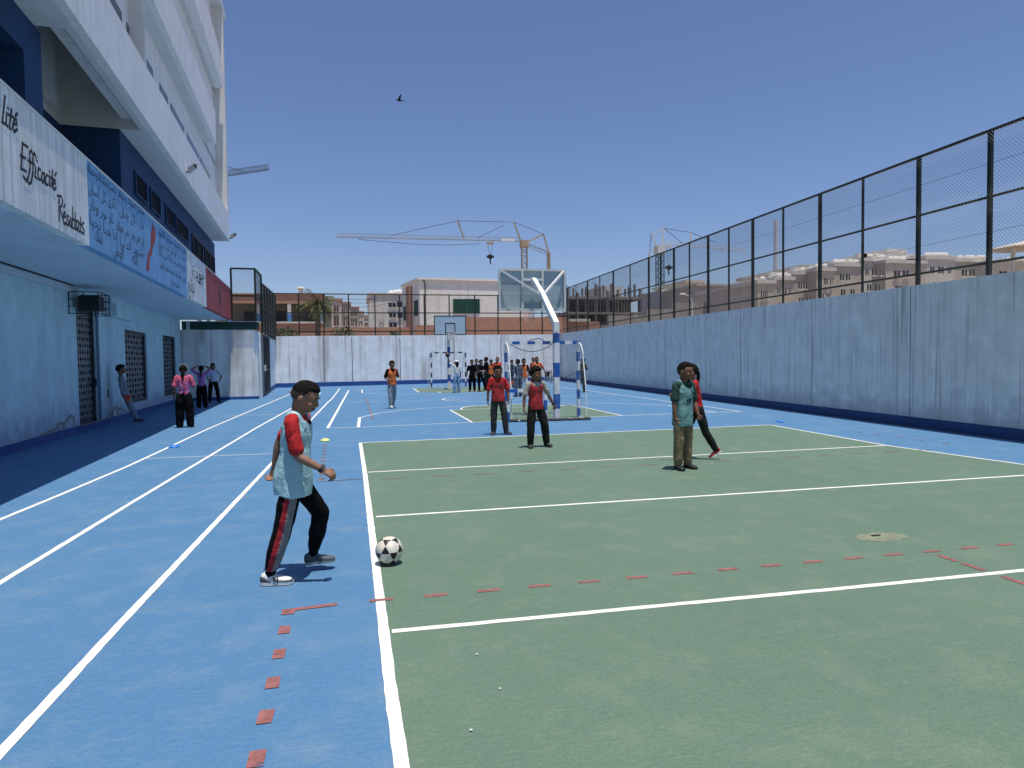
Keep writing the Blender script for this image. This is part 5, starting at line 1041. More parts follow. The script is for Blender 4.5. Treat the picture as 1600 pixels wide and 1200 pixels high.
def person(loc, rz, H, label, pose, wear, skin='dark', hair='short', vox=.010, group=None, face=True, build=1.0, female=False, head_turn=(0, 0), finger_curl=.5, head=1.09):
    t = empty('person', loc, rz, label, 'person', group); Sk = SKIN[skin]; Bq = build
    X, Y, Z = Vector((1, 0, 0)), Vector((0, 1, 0)), Vector((0, 0, 1))
    lean = pose.get('lean', (0, 0))                       # forward, sideways (degrees)
    sp = Vector((math.sin(R(lean[1])), math.sin(R(lean[0])), 1)).normalized()
    tw = R(pose.get('twist', 0)); SX = Vector((math.cos(tw), math.sin(tw), 0)); SX = (SX - sp * SX.dot(sp)).normalized(); SY = sp.cross(SX).normalized()
    HX = X; 
    def D(v, s_): return Vector((v[0] * s_, v[1], v[2])).normalized()
    hipc = Vector((0, 0, 0)); J = {}
    for s_, k in ((1, 'R'), (-1, 'L')):
        th, sh = pose['leg' + k][0], pose['leg' + k][1]; J['hip' + k] = hipc + HX * (.052 * H * s_); J['knee' + k] = J['hip' + k] + D(th, s_) * .243 * H; J['ank' + k] = J['knee' + k] + D(sh, s_) * .228 * H
        fy, fp = pose['leg' + k][2] if len(pose['leg' + k]) > 2 else (8, 0); fd = Vector((math.sin(R(fy)) * s_, math.cos(R(fy)), 0)) * math.cos(R(fp)) + Z * math.sin(R(fp)); J['foot' + k] = fd
    low = min(J['ank' + k].z - .045 * H - max(0, (-J['foot' + k].z) * .10 * H) for k in 'RL')
    for k in J:
        if not k.startswith('foot'): J[k] = J[k] - Z * low
    hipc = hipc - Z * low; off = pose.get('shift', 0)
    chest = hipc + sp * .215 * H; shc = hipc + sp * .292 * H; neck = hipc + sp * .325 * H
    sw = (.098 if female else .104) * H * (1 + .25 * (Bq - 1))
    for s_, k in ((1, 'R'), (-1, 'L')):
        up_ = pose.get('raise' + k, 0) * H; J['sh' + k] = shc + SX * sw * s_ + sp * (.0 + up_); a, b = pose['arm' + k][:2]
        J['el' + k] = J['sh' + k] + D(a, s_) * .170 * H; J['wr' + k] = J['el' + k] + D(b, s_) * .140 * H
    hy, hp_ = R(head_turn[0]), R(head_turn[1]); HM = Matrix.Rotation(hy, 3, 'Z') @ Matrix.Rotation(hp_, 3, 'X')       # head frame: +Y is the face
    hc = neck + sp * .028 * H + (HM @ Vector((0, .012 * H, .062 * H))); HW, HD, HH = .052 * H, .066 * H, .070 * H
    hs = (1.0 + .06 * (1.5 - H) / .3) * head; HW *= hs; HD *= hs; HH *= hs
    def hd(x, y, z): return hc + HM @ Vector((x * HW, y * HD, z * HH))
    # ---- body: one continuous skin
    b = MB()
    b.ell(hd(0, -.06, .12), HW * 1.0, HD * 1.0, HH * .92, HM, 16, 12); b.ell(hd(0, .32, -.38), HW * .80, HD * .58, HH * .54, HM, 14, 10); b.ell(hd(0, .58, -.72), HW * .34, HD * .27, HH * .22, HM, 10, 8)
    b.ell(hd(0, .70, .18), HW * .70, HD * .22, HH * .18, HM, 10, 8)
    for s_ in (1, -1): b.ell(hd(.50 * s_, .58, -.32), HW * .34, HD * .28, HH * .26, HM, 10, 8); b.ell(hd(1.02 * s_, -.10, -.12), HW * .13, HD * .22, HH * .26, HM @ Matrix.Rotation(R(-18) * s_, 3, 'Z'), 10, 8)
    limb(b, [hd(0, .84, .12), hd(0, 1.03, -.24)], [HW * .12, HW * .17], 8); b.ell(hd(0, .99, -.27), HW * .27, HD * .12, HH * .10, HM, 8, 6); b.ell(hd(0, .88, -.52), HW * .36, HD * .14, HH * .085, HM, 10, 6); b.ell(hd(0, .86, -.62), HW * .30, HD * .13, HH * .075, HM, 10, 6)
    limb(b, [neck - sp * .06 * H, neck, hd(0, -.22, -.55)], [.044 * H, .034 * H, .036 * H], 12)
    tor = [(0, .062, .048), (.06, .062, .048), (.14, .058, .044), (.22, .070, .050), (.27, .074, .046), (.30, .060, .040), (.325, .030, .030)]
    b.loft([ringpts(hipc + sp * (z * H), rx * H * Bq, ry * H * Bq, HX.lerp(SX, min(1, z * 4)), sp.cross(HX.lerp(SX, min(1, z * 4))).normalized(), 14, 2.2) for z, rx, ry in tor])
    for k, s_ in (('R', 1), ('L', -1)):
        limb(b, [J['sh' + k] - SX * s_ * .015 * H, J['sh' + k].lerp(J['el' + k], .45), J['el' + k], J['el' + k].lerp(J['wr' + k], .3), J['wr' + k]], [.030 * H * Bq, .0265 * H * Bq, .0215 * H, .0225 * H * Bq, .0145 * H], 10)
        limb(b, [J['hip' + k], J['knee' + k], J['ank' + k]], [.048 * H, .034 * H, .022 * H], 10)
        # hand: palm, four fingers, thumb
        f = (J['wr' + k] - J['el' + k]).normalized(); hb = pose.get('hand' + k, {}); f = (f + Vector(hb.get('bend', (0, 0, 0)))).normalized()
        pn = Vector(hb.get('palm', (-s_, .25, 0))); pn = (pn - f * pn.dot(f)).normalized(); sd = pn.cross(f).normalized(); fw_ = Vector(hb.get('thumb', (0, 1, .1)))
        if sd.dot(fw_) < 0: sd = -sd
        u_ = H / 1.5; cl = hb.get('curl', finger_curl * (.6 + .5 * ((loc[0] * 7.3 + s_) % 1))); pc = J['wr' + k] + f * .040 * u_
        M_ = Matrix((sd, f, pn)).transposed(); b.ell(pc, .034 * u_, .046 * u_, .0145 * u_, M_, 12, 8)
        for i, (o_, L_) in enumerate(((.026, .062), (.009, .070), (-.009, .066), (-.025, .052))):
            a0 = J['wr' + k] + f * (.072 - .004 * abs(i - 1)) * u_ + sd * o_ * u_; an = R(20 + 55 * cl + 4 * i); an2 = an + R(15 + 65 * cl); an3 = an2 + R(10 + 40 * cl)
            dd = lambda g_: (f * math.cos(g_) + pn * math.sin(g_) + sd * (o_ * 3) * (1 - cl)).normalized()
            p1 = a0 + dd(an) * L_ * .45 * u_; p2 = p1 + dd(an2) * L_ * .32 * u_; p3 = p2 + dd(an3) * L_ * .23 * u_; rr = .0088 * max(u_, .9)
            limb(b, [a0 - f * .02 * u_, a0, p1, p2, p3], [rr * 1.1, rr * 1.08, rr, rr * .93, rr * .8], 7)
        a0 = J['wr' + k] + f * .022 * u_ + sd * .026 * u_; p1 = a0 + (f * .55 + sd * .75 + pn * .35).normalized() * .034 * u_; p2 = p1 + (f * .85 + sd * .25 + pn * .5).normalized() * .030 * u_
        limb(b, [a0 - sd * .012 * u_, a0, p1, p2], [.011 * u_, .0115 * u_, .0098 * u_, .0082 * u_], 7)
    Hi = HM.inverted()
    def lipf(c_):
        q = Hi @ (c_ - hc); x_, y_, z_ = q.x / HW, q.y / HD, q.z / HH
        return 1 if (y_ > .80 and abs(x_) < .36 and -.70 < z_ < -.46) else 0
    remesh(b, vox, 3 if vox > .008 else 2, t, 'body', [Sk, LIP], mfun=lipf)
    if face:
        for s_ in (1, -1):
            e = MB(); c_ = hd(.40 * s_, .80, -.02); e.ell(c_, HW * .15, HD * .09, HH * .060, HM, 10, 8); e.ell(c_ + HM @ Vector((0, HD * .045, 0)), HW * .085, HD * .056, HH * .062, HM, 8, 6, 1); e.build('eye', [EYE_W, EYE_D], t, base=Vector(), smooth=True)
            e = MB(); pts = [hd((.40 + d_) * s_, .93 - .30 * abs(d_), .20 + .05 - .35 * d_ * d_) for d_ in (-.26, -.13, 0, .13, .26)]; e.tube(pts, [HH * .02, HH * .045, HH * .05, HH * .045, HH * .02], 6); e.build('eyebrow', BROW, t, base=Vector(), smooth=True)
    # ---- hair
    h = MB(); nu, nv_ = 48, 30; sd_ = (loc[0] * 3.1 + loc[1]) % 7
    th_, rough_ = {'short': (.11, .02), 'curly': (.27, .10), 'long': (.13, .03), 'thick': (.20, .05), 'crop': (.06, .01)}[hair if hair in ('short', 'curly', 'thick', 'crop') else 'long']
    c0 = hd(0, -.06, .12); ax = (HW, HD, HH * .92); fl = []
    for j in range(nv_ + 1):
        ph = math.pi * j / nv_ - math.pi / 2
        for i in range(nu):
            a = 2 * math.pi * i / nu; d_ = Vector((math.cos(ph) * math.cos(a), math.cos(ph) * math.sin(a), math.sin(ph)))
            frontness = max(0, min(1, (d_.y + .15) / .55)); line = -.58 + frontness * (1.02 if hair != 'curly' else .90)           # hairline height: low at the nape, high over the face
            if d_.y > -.1 and abs(d_.x) > .75: line = max(line, -.12 if d_.y > .25 else -.30)
            s0 = (d_.z - line) / .22; sm = max(0, min(1, s0)); sm = sm * sm * (3 - 2 * sm); top_ = max(0, d_.z)
            k_ = 1 + (th_ * (.45 + .75 * top_) * sm if hair in ('short', 'thick') else th_ * (.7 + .3 * top_) * sm) - .08 * (1 - sm) + rough_ * 1.5 * sm * (mnoise.noise(d_ * 6.5 + Vector((sd_, 0, 0))) + .6 * mnoise.noise(d_ * 14 + Vector((sd_, 3, 0))))
            if hair in ('short', 'thick') and d_.y > .2 and d_.z > .2: k_ += .06 * frontness * sm
            h.v.append(c0 + HM @ Vector((d_.x * ax[0] * k_, d_.y * ax[1] * k_, d_.z * ax[2] * k_)))
    fade = hair in ('short',)
    for j in range(nv_):
        for i in range(nu): h.f.append([j * nu + i, j * nu + (i + 1) % nu, (j + 1) * nu + (i + 1) % nu, (j + 1) * nu + i]); h.m.append(1 if fade and math.sin(math.pi * (j + .5) / nv_ - math.pi / 2) < .16 - .1 * math.sin(2 * math.pi * (i + .5) / nu) * -1 * .5 else 0)
    ho = h.build('hair', [HAIR, HAIRF], t, base=Vector(), smooth=True)
    if hair in ('ponytail', 'bun', 'plait', 'loose'):
        q = MB()
        if hair == 'bun': q.ell(hd(0, -.95, .75), HW * .48, HD * .40, HH * .40, HM, 12, 9)
        elif hair == 'loose': q.loft([ringpts(hd(0, y_, z_), HW * rx, HD * ry, HM @ X, HM @ Y, 14, 2.4) for y_, z_, rx, ry in ((-.35, .3, .95, .75), (-.55, -.3, 1.05, .62), (-.65, -.9, 1.05, .52), (-.62, -1.5, .92, .42), (-.60, -1.9, .6, .26))])
        else:
            q.ell(hd(0, -.98, .30), HW * .32, HD * .26, HH * .30, HM, 10, 8); Lp = 2.6 if hair == 'plait' else 1.9
            limb(q, [hd(0, -1.0, .2), hd(0, -1.16, -.35), hd(0, -1.12, -.35 - Lp * .35), hd(.02, -1.04, -.35 - Lp * .7), hd(.03, -1.0, -.35 - Lp)], [HW * .24, HW * .34, HW * .34, HW * .26, HW * .08], 9)
        q.build('ponytail', HAIR, t, base=Vector(), smooth=True)
    if 'cap' in wear:
        q = MB(); q.ell(hd(0, -.06, .34), HW * 1.14, HD * 1.12, HH * .80, HM, 18, 10); q.loft([[hd(x_ * 1.0, y_, z_) for x_, y_ in ((-.85, .7), (-.6, 1.25), (0, 1.55), (.6, 1.25), (.85, .7), (0, .6))] for z_ in (.30, .36)]); q.build('cap', wear['cap'], t, base=Vector(), smooth=True)
    if 'headband' in wear:
        q = MB(); q.tube([hd(1.14 * math.cos(a_ * .314), -.1 + 0 * a_, .15 + 1.02 * math.sin(a_ * .314)) for a_ in range(11)], HW * .045, 8); q.build('headband', wear['headband'], t, base=Vector(), smooth=True)
    # ---- trousers
    seed = sd_
    if 'pants' in wear:
        q = MB(); wd = wear.get('pants_w', 1.0); hemw = wear.get('hem', .036)
        q.loft([ringpts(hipc + sp * (z * H), rx * H * Bq, ry * H * Bq, HX, sp.cross(HX).normalized(), 16, 2.3) for z, rx, ry in ((-.055, .060, .050), (-.02, .082, .062), (.03, .079, .060), (.06, .070, .052), (.08, .066, .050))])
        for k in 'RL':
            a_, k_, n_ = J['hip' + k], J['knee' + k], J['ank' + k]; ce = n_ + (k_ - n_).normalized() * wear.get('hem_up', .012) * H
            limb(q, [a_, a_.lerp(k_, .5), k_, k_.lerp(n_, .5), ce], [.050 * H * (.5 + .5 * wd), .050 * H * wd, .044 * H * wd, .042 * H * wd, hemw * H], 12)
        mm = wear['pants']; mf = wear.get('pants_mf'); remesh(q, max(vox * 1.1, .008), 3, t, 'trousers', mm, wrinkle=.0062 * H, wsc=9 / H, mfun=(lambda c_: mf(c_, J, H)) if mf else None, seed=seed, wz=.75)
    # ---- top and bib
    def torso(grow, z0, z1, shoulder, hemflare=0.0):
        T = [(z0, .072 + hemflare, .056 + hemflare * .9), (.02, .074 + hemflare * .7, .057 + hemflare * .7), (.09, .070 + hemflare * .4, .054 + hemflare * .4), (.16, .071 + .002, .053), (.22, .080, .054), (.265, .085 * shoulder, .050), (.295, .074 * shoulder, .043), (.318, .046 * shoulder, .034)]
        T = [q_ for q_ in T if z0 <= q_[0] <= z1]
        return [ringpts(hipc + sp * (z * H), rx * H * Bq + grow, ry * H * Bq + grow, HX.lerp(SX, max(0, min(1, z * 4))).normalized(), sp.cross(HX.lerp(SX, max(0, min(1, z * 4))).normalized()).normalized(), 18, 2.35) for z, rx, ry in T]
    if 'tee' in wear:
        q = MB(); q.loft(torso(.006, wear.get('tee_hem', -.03), .33, 1.0)); sl = wear.get('sleeve', 'short')
        for k, s_ in (('R', 1), ('L', -1)):
            a_, e_, w_ = J['sh' + k], J['el' + k], J['wr' + k]
            if sl == 'short': limb(q, [a_ - SX * s_ * .03 * H + sp * .006 * H, a_, a_.lerp(e_, .80)], [.032 * H, .0365 * H * Bq, .0375 * H * Bq], 12)
            elif sl == 'long': limb(q, [a_ - SX * s_ * .03 * H, a_, e_, w_.lerp(e_, .06)], [.032 * H, .034 * H * Bq, .030 * H, .022 * H], 12)
        remesh(q, max(vox, .007), 3, t, 'shirt', wear['tee'], wrinkle=.006 * H, wsc=11 / H, seed=seed + 2, wz=.8, mfun=wear.get('tee_mf') and (lambda c_: wear['tee_mf'](c_, J, H, hipc, sp)))
    if 'bib' in wear:
        q = MB(); hem = wear.get('bib_hem', -.055); T = torso(.013, hem, .30, .86, wear.get('flare', .006)); wx_ = wear.get('bib_wide', 1.17); T = [[(lambda c0_: c0_ + (p - c0_) * wx_)(sum(rg_, Vector()) / len(rg_)) for p in rg_] for rg_ in T]; q.loft(T)
        for s_ in (1, -1):   # shoulder straps
            a_ = hipc + sp * .255 * H + SX * s_ * .052 * H; limb(q, [a_ + SY * .042 * H, hipc + sp * .318 * H + SX * s_ * .060 * H + SY * .012 * H, hipc + sp * .320 * H + SX * s_ * .060 * H - SY * .020 * H, a_ - SY * .048 * H], [.022 * H] * 4, 10)
        nc = hipc + sp * .325 * H + SY * .05 * H; 
        remesh(q, max(vox * .9, .0055), 2, t, 'bib', wear['bib'], wrinkle=wear.get('fold', .008) * H, wsc=8 / H, seed=seed + 5, wz=.6, cut=lambda c_: (c_ - nc).length < wear.get('scoop', .055) * H)
        # piping round the hem, badge on the chest
        if 'badge' in wear:
            c_ = hipc + sp * .215 * H + SX * (-.030 * H) ; 
            q = MB(); bc = c_ + SY * (.054 * H * Bq + .026); q.tube([bc + SX * (.017 * H * math.cos(a_ * .5236)) + sp * (.017 * H * math.sin(a_ * .5236)) for a_ in range(13)], .0035 * H, 6, 0); q.ell(bc, .009 * H, .002, .009 * H, Matrix((SX, SY, sp)).transposed(), 8, 6, 1); q.build('badge', [wear['badge'], EYE_W], t, base=Vector())
        if 'bib_text' in wear:
            M4 = Matrix(((-SX.x, sp.x, SY.x, 0), (-SX.y, sp.y, SY.y, 0), (-SX.z, sp.z, SY.z, 0), (0, 0, 0, 1))); M4.translation = hipc + sp * .130 * H + SX * .042 * H + SY * (.056 * H * Bq + .030)
            vs, fs = text_mesh(wear['bib_text'], M4, .072 * H, .045 * H, .004, .002); q = MB(); q.add(vs, fs); q.build('bib_lettering', mat('navy_print', (.012, .02, .05), .6, .1), t, base=Vector())
    if 'back_text' in wear:
        M4 = Matrix(((SX.x, sp.x, -SY.x, 0), (SX.y, sp.y, -SY.y, 0), (SX.z, sp.z, -SY.z, 0), (0, 0, 0, 1))); M4.translation = hipc + sp * .070 * H - SX * .045 * H - SY * (.058 * H * Bq + .022)
        vs, fs = text_mesh(wear['back_text'], M4, .085 * H, .085 * H, .006, .003); q = MB(); q.add(vs, fs); q.build('back_number', mat('navy_print', (.012, .02, .05), .6, .1), t, base=Vector())
    if 'watch' in wear:
        k, m_ = wear['watch']; f = (J['wr' + k] - J['el' + k]).normalized(); o1 = f.orthogonal().normalized(); o2 = f.cross(o1); c_ = J['wr' + k] - f * .012 * H
        q = MB(); q.loft([[c_ + f * d_ + (o1 * math.cos(a_ * .449) + o2 * math.sin(a_ * .449)) * (.0175 * H) for a_ in range(14)] for d_ in (-.008 * H, .008 * H)], 0, False); q.loft([[c_ + f * d_ + (o1 * math.cos(a_ * .449) + o2 * math.sin(a_ * .449)) * (.0195 * H) for a_ in range(14)] for d_ in (.008 * H, -.008 * H)], 0, False); q.build('watch_strap', M_BLACK, t, base=Vector())
        out = Vector((0, 0, 1)); out = (out - f * out.dot(f)).normalized(); q = MB(); q.tube([c_ + out * .017 * H, c_ + out * .0245 * H], .011 * H, 14); q.build('watch_face', m_, t, base=Vector())
    # ---- shoes
    for s_, k in ((1, 'R'), (-1, 'L')):
        fd = J['foot' + k]; an = J['ank' + k]; up_ = Vector((0, 0, 1)); up_ = (up_ - fd * up_.dot(fd)).normalized(); sd = fd.cross(up_); L_ = .150 * H; heel = an - up_ * .045 * H - fd * .040 * H
        sec = lambda x, w_, h0, h1, n=14: [heel + fd * (x * L_) + sd * (w_ * H * math.cos(2 * math.pi * i / n)) + up_ * ((h0 + (h1 - h0) * (.5 + .5 * math.copysign(abs(math.sin(2 * math.pi * i / n)) ** .7, math.sin(2 * math.pi * i / n)))) * H) for i in range(n)]
        q = MB(); q.loft([sec(0, .012, .016, .040), sec(.02, .019, .012, .054), (sec(.12, .024, .010, .060)), sec(.28, .025, .010, .060), sec(.42, .026, .010, .050), sec(.60, .029, .010, .040), sec(.80, .029, .010, .033), sec(.93, .022, .010, .027), sec(1.0, .010, .012, .020)]); sh = q.build('shoe', wear.get('shoe' + k, wear.get('shoe', M_BLACK)), t, base=Vector(), smooth=True)
        q = MB(); out_ = [(0, .014), (.03, .021), (.14, .026), (.30, .0255), (.45, .026), (.62, .030), (.80, .0305), (.93, .024), (1.0, .013), (1.02, .004)]
        ring = [heel + fd * (x * L_) + sd * (w_ * H) for x, w_ in out_] + [heel + fd * (x * L_) - sd * (w_ * H) for x, w_ in reversed(out_)]; ring = ring + []
        q.loft([[p + up_ * (z * H) for p in ring] for z in (.001, .013, .017)]); q.build('sole', wear.get('sole' + k, wear.get('sole', M_BLACK)), sh, base=Vector())
        q = MB()
        for j in range(4): x = .34 + .09 * j; q.bar(heel + fd * (x * L_) - sd * .012 * H + up_ * ((.058 - .026 * j * .30) * H), heel + fd * ((x + .03) * L_) + sd * .012 * H + up_ * ((.058 - .026 * j * .30) * H), .006 * H, .004 * H)
        q.build('lace', wear.get('lace', wear.get('sole', M_BLACK)), sh, base=Vector())
        if 'shoe_mark' in wear:
            q = MB(); o_ = -sd if (Matrix.Rotation(rz, 3, 'Z') @ sd).y > 0 else sd; c_ = heel + fd * (.50 * L_) + up_ * .030 * H + o_ * .0285 * H
            for j in (-1, 1): q.bar(c_ + fd * j * .009 * H - up_ * .012 * H, c_ + fd * (j * .009 - .004) * H + up_ * .013 * H - o_ * .003 * H, .005 * H, .004 * H)
            q.bar(c_ + fd * -.013 * H + up_ * .012 * H, c_ + fd * .009 * H - up_ * .011 * H, .005 * H, .004 * H); q.build('shoe_emblem', M_BLACK, sh, base=Vector())
            q = MB(); q.loft([sec(-.015, .014, .016, .044), sec(.03, .022, .014, .052), sec(.13, .0262, .014, .050), sec(.22, .0270, .014, .034), sec(.34, .0265, .014, .019)]); q.loft([sec(.52, .0290, .013, .020), sec(.66, .0312, .013, .027), sec(.82, .0318, .013, .027), sec(.95, .0245, .013, .025), sec(1.008, .013, .013, .020)]); q.build('grey_panel', mat('grey_suede', (.07, .075, .085), .8, .15), sh, base=Vector(), smooth=True)
    return t, J
# colours
C_BLUEBIB = cloth('pale_blue_bib', (.30, .50, .55), .38, .10, 6, .5); C_TEALBIB = cloth('teal_bib', (.15, .31, .31), .6, .10); C_REDBIB = cloth('red_bib', (.36, .022, .030), .5, .12, 6, .4); C_ORANGE = cloth('orange_bib', (.62, .15, .035), .6, .1)
C_REDTEE = cloth('red_tee', (.40, .018, .020), .8, .1); C_BLACK = cloth('black_cloth', (.0055, .0055, .007), .9, .3, 7, .08); C_DARKGREY = cloth('dark_grey_cloth', (.036, .041, .041), .85, .15, 7, .12); C_CHAR = cloth('charcoal_cloth', (.017, .019, .019), .85, .2, 7, .1); C_GREYTEE = cloth('light_grey_tee', (.33, .34, .32), .85, .1); C_GREENTEE = cloth('dark_green_tee', (.022, .055, .048), .85, .1)
C_KHAKI = cloth('khaki_cloth', (.20, .155, .095), .85, .12); C_GREYSUIT = cloth('blue_grey_tracksuit', (.19, .23, .28), .85, .1); C_PINK = cloth('pink_mottled_tee', (.52, .10, .17), .8, .0, 9); C_PURPLE = cloth('purple_mottled_tee', (.40, .15, .40), .8, .15, 9); C_PALEBLUE = cloth('pale_blue_tee', (.36, .42, .55), .8, .1); C_WHITE = cloth('white_cloth', (.70, .70, .68), .85, .06); C_JEANS = cloth('light_denim', (.20, .32, .46), .85, .18, 9); C_GREYPANT = cloth('grey_joggers', (.24, .28, .32), .85, .14); C_MINT = cloth('mint_tee', (.42, .55, .48), .85, .1); C_SLATE = cloth('slate_cloth', (.075, .095, .125), .85, .12); C_PLUM = cloth('plum_skirt', (.06, .035, .06), .85, .3, 12); C_REDSTRIPE = cloth('red_stripe', (.30, .015, .022), .7, .1); C_GREYSTRIPE = cloth('grey_stripe', (.17, .165, .16), .8, .1); C_DKRED = cloth('dark_red_top', (.20, .02, .025), .8, .1)

M_SHOEW = mat('white_shoe', (.62, .62, .60), .6, .06, 9); M_SHOED = mat('dark_shoe', (.022, .026, .032), .6, .15, 9); M_SOLEW = mat('white_sole', (.66, .66, .64), .6, .06, 9); M_SHOEG = mat('grey_shoe', (.11, .13, .15), .7, .15, 9); M_SHOER = mat('red_shoe', (.34, .03, .035), .6, .1)
DN = (.05, .02, -1); STAND = dict(legR=((.06, .03, -1), (.03, -.03, -1)), legL=((.06, .03, -1), (.03, -.03, -1)), armR=((.20, .0, -1), (.08, .18, -1)), armL=((.20, .0, -1), (.08, .18, -1)))
def pz_(**k): d_ = dict(STAND); d_.update(k); return d_
def at(px, py): p = G(px, py); p.z = .004; return p
def facing(px_dir): return px_dir
# the kicker: faces the right of the picture
def stripes(c_, J, H):
    # side stripe on the right leg only, outer side
    a_, k_, n_ = J['hipR'], J['kneeR'], J['ankR']; ax_ = (k_ - a_) if c_.z > k_.z else (n_ - k_); o0 = a_ if c_.z > k_.z else k_
    if c_.z > a_.z + .02: return 0
    t_ = (c_ - o0).dot(ax_) / ax_.length_squared; q = c_ - (o0 + ax_ * t_)
    if q.x < .012 or c_.x < 0.02: return 0
    return 1 if -.026 < q.y < .010 else 2 if .010 <= q.y < .056 else 0
kp = at(463, 905)
t, J = person(kp, R(-90), 1.485, 'boy in pale blue bib and red tee stepping up to kick the ball', dict(lean=(5, 0), twist=-12,
    legR=((.02, -.22, -1), (.0, -.29, -.96), (4, 0)), legL=((.26, .50, -.84), (.05, -.22, -1), (6, 2)), armR=((.16, .16, -1), (.10, .86, -.50)), armL=((.20, -.80, -.72), (.06, -.22, -1)),
    handR=dict(palm=(-.6, .1, -1), thumb=(-.3, .3, .9), curl=.45), handL=dict(palm=(.6, -.6, 0), thumb=(0, 1, 0), curl=.35)),
    dict(tee=C_REDTEE, bib=C_BLUEBIB, fold=.011, bib_hem=-.074, flare=.015, bib_wide=1.15, scoop=.052, pants=[C_BLACK, C_REDSTRIPE, C_GREYSTRIPE], pants_mf=stripes, hem=.033, hem_up=.045, pants_w=1.04, shoe=M_SHOEW, sole=M_SOLEW, lace=M_SOLEW, shoeL=mat('slate_shoe', (.075, .095, .115), .7, .2, 12), soleL=mat('grey_sole', (.24, .25, .26), .6, .1), shoe_mark=1, watch=('R', mat('steel_watch', (.3, .3, .3), .3, .1, metal=.7))), 'mid', 'short', .0058, None, True, 1.0, False, (-14, -24), head=1.02)
# socks between trouser hem and shoe
for k in 'RL':
    q = MB(); limb(q, [J['ank' + k].lerp(J['knee' + k], .40), J['ank' + k] - Vector((0, 0, .01))], [.040, .036], 12); q.build('sock', C_BLACK, t, base=Vector(), smooth=True)
A180 = lambda d_: R(180 + d_)
# two boys in red bibs, the boy in teal and the girl behind him
person(at(779, 679), A180(-6), 1.44, 'boy in red vest and dark grey trousers standing at the edge of the green court', pz_(lean=(1, 0), legR=((.07, .04, -1), (.02, -.04, -1), (22, 0)), legL=((.16, .10, -1), (.10, -.02, -1), (40, 0)), armR=((.26, .02, -1), (.05, .15, -1)), armL=((.26, .0, -1), (.02, .22, -1))),
       dict(tee=C_REDTEE, bib=C_REDBIB, bib_hem=-.02, scoop=.066, badge=mat('navy_print', (.012, .02, .05), .6, .1), pants=C_DARKGREY, pants_w=1.12, hem=.042, shoe=M_SHOED, sole=M_SHOEG, watch=('R', M_BLACK)), 'dark', 'thick', .0075, 'boys in red bibs', build=1.0, head_turn=(4, 0), head=1.14)
person(at(838, 699), A180(8), 1.43, 'curly haired boy in red bib over grey tee on the green court', pz_(lean=(2, 1), legR=((.10, .06, -1), (.03, -.04, -1), (20, 0)), legL=((.24, .12, -1), (.12, -.06, -1), (12, 0)), armR=((.30, -.04, -1), (.12, .16, -1)), armL=((.48, -.05, -.9), (.42, .10, -.9))),
       dict(tee=C_GREYTEE, bib=C_REDBIB, bib_hem=-.03, scoop=.072, badge=MATS['navy_print'], pants=C_CHAR, pants_w=1.18, hem=.042, shoe=M_SHOED, sole=M_BLACK, watch=('L', M_BLACK)), 'dark', 'curly', .0075, 'boys in red bibs', build=.98, head_turn=(28, 0), head=1.14)
person(at(1067, 733), A180(22), 1.50, 'boy in teal bib over dark green tee and khaki trousers on the court', pz_(lean=(3, 0), legR=((.05, .03, -1), (.02, -.05, -1), (20, 0)), legL=((.05, .02, -1), (.02, -.03, -1), (2, 0)), armR=((.22, .02, -1), (.02, .12, -1)), armL=((.20, .05, -1), (-.10, .42, -.9)), handL=dict(curl=.7)),
       dict(tee=C_GREENTEE, bib=C_TEALBIB, bib_hem=-.10, flare=.008, scoop=.070, badge=MATS['navy_print'], bib_text='CJP', pants=C_KHAKI, pants_w=1.10, hem=.040, shoe=M_BLACK, sole=M_BLACK), 'dark', 'short', .0075, None, build=1.03, head_turn=(14, -3), head=1.14)
person(at(1090, 717), R(80), 1.46, 'girl in red top, dark trousers and red shoes running behind the boy in teal', dict(lean=(10, 0), legR=((.03, .42, -.9), (.0, .02, -1), (0, 0)), legL=((.03, -.28, -1), (.0, -.50, -.85), (0, -32)), armR=((.3, -.62, -.55), (.1, .85, -.1)), armL=((.2, .5, -.8), (.0, .9, .1))),
       dict(tee=C_REDTEE, pants=C_CHAR, pants_w=1.0, shoe=M_SHOER, sole=M_SOLEW), 'mid', 'ponytail', .0085, None, female=True)
# along the school wall
person(at(197, 660), R(-70), 1.62, 'person in blue grey tracksuit leaning back against the shaded blue wall', dict(lean=(-10, 0), legR=((.05, .30, -.95), (.02, .34, -.95), (5, 0)), legL=((.05, .36, -.95), (.02, .36, -.95), (5, 0)), armR=((.22, -.12, -1), (.02, .30, -1)), armL=((.15, .02, -1), (-.1, .50, -.8))),
       dict(tee=C_GREYSUIT, sleeve='long', pants=C_GREYSUIT, pants_w=1.1, hem=.036, shoe=M_BLACK, sole=M_SHOEG), 'dark', 'thick', .0085, 'people in the shade by the school wall', head_turn=(-5, 0))
q = MB(); p_ = at(205, 660); hp0 = p_ + Vector((-.02, -.16, .76)); q.loft([[hp0 + Vector((a_ * .07 * (1 - .2 * k), .03 * b_, -.06 * k)) for a_, b_ in ((-1, -1), (1, -1.3), (1.1, 1), (-.9, 1.2))] for k in range(4)]); q.build('folded_bib', mat('bright_orange_red_cloth', (.62, .09, .04), .8, .15), None, base=hp0, label='orange red folded bib held by the person leaning on the wall', cat='bib')
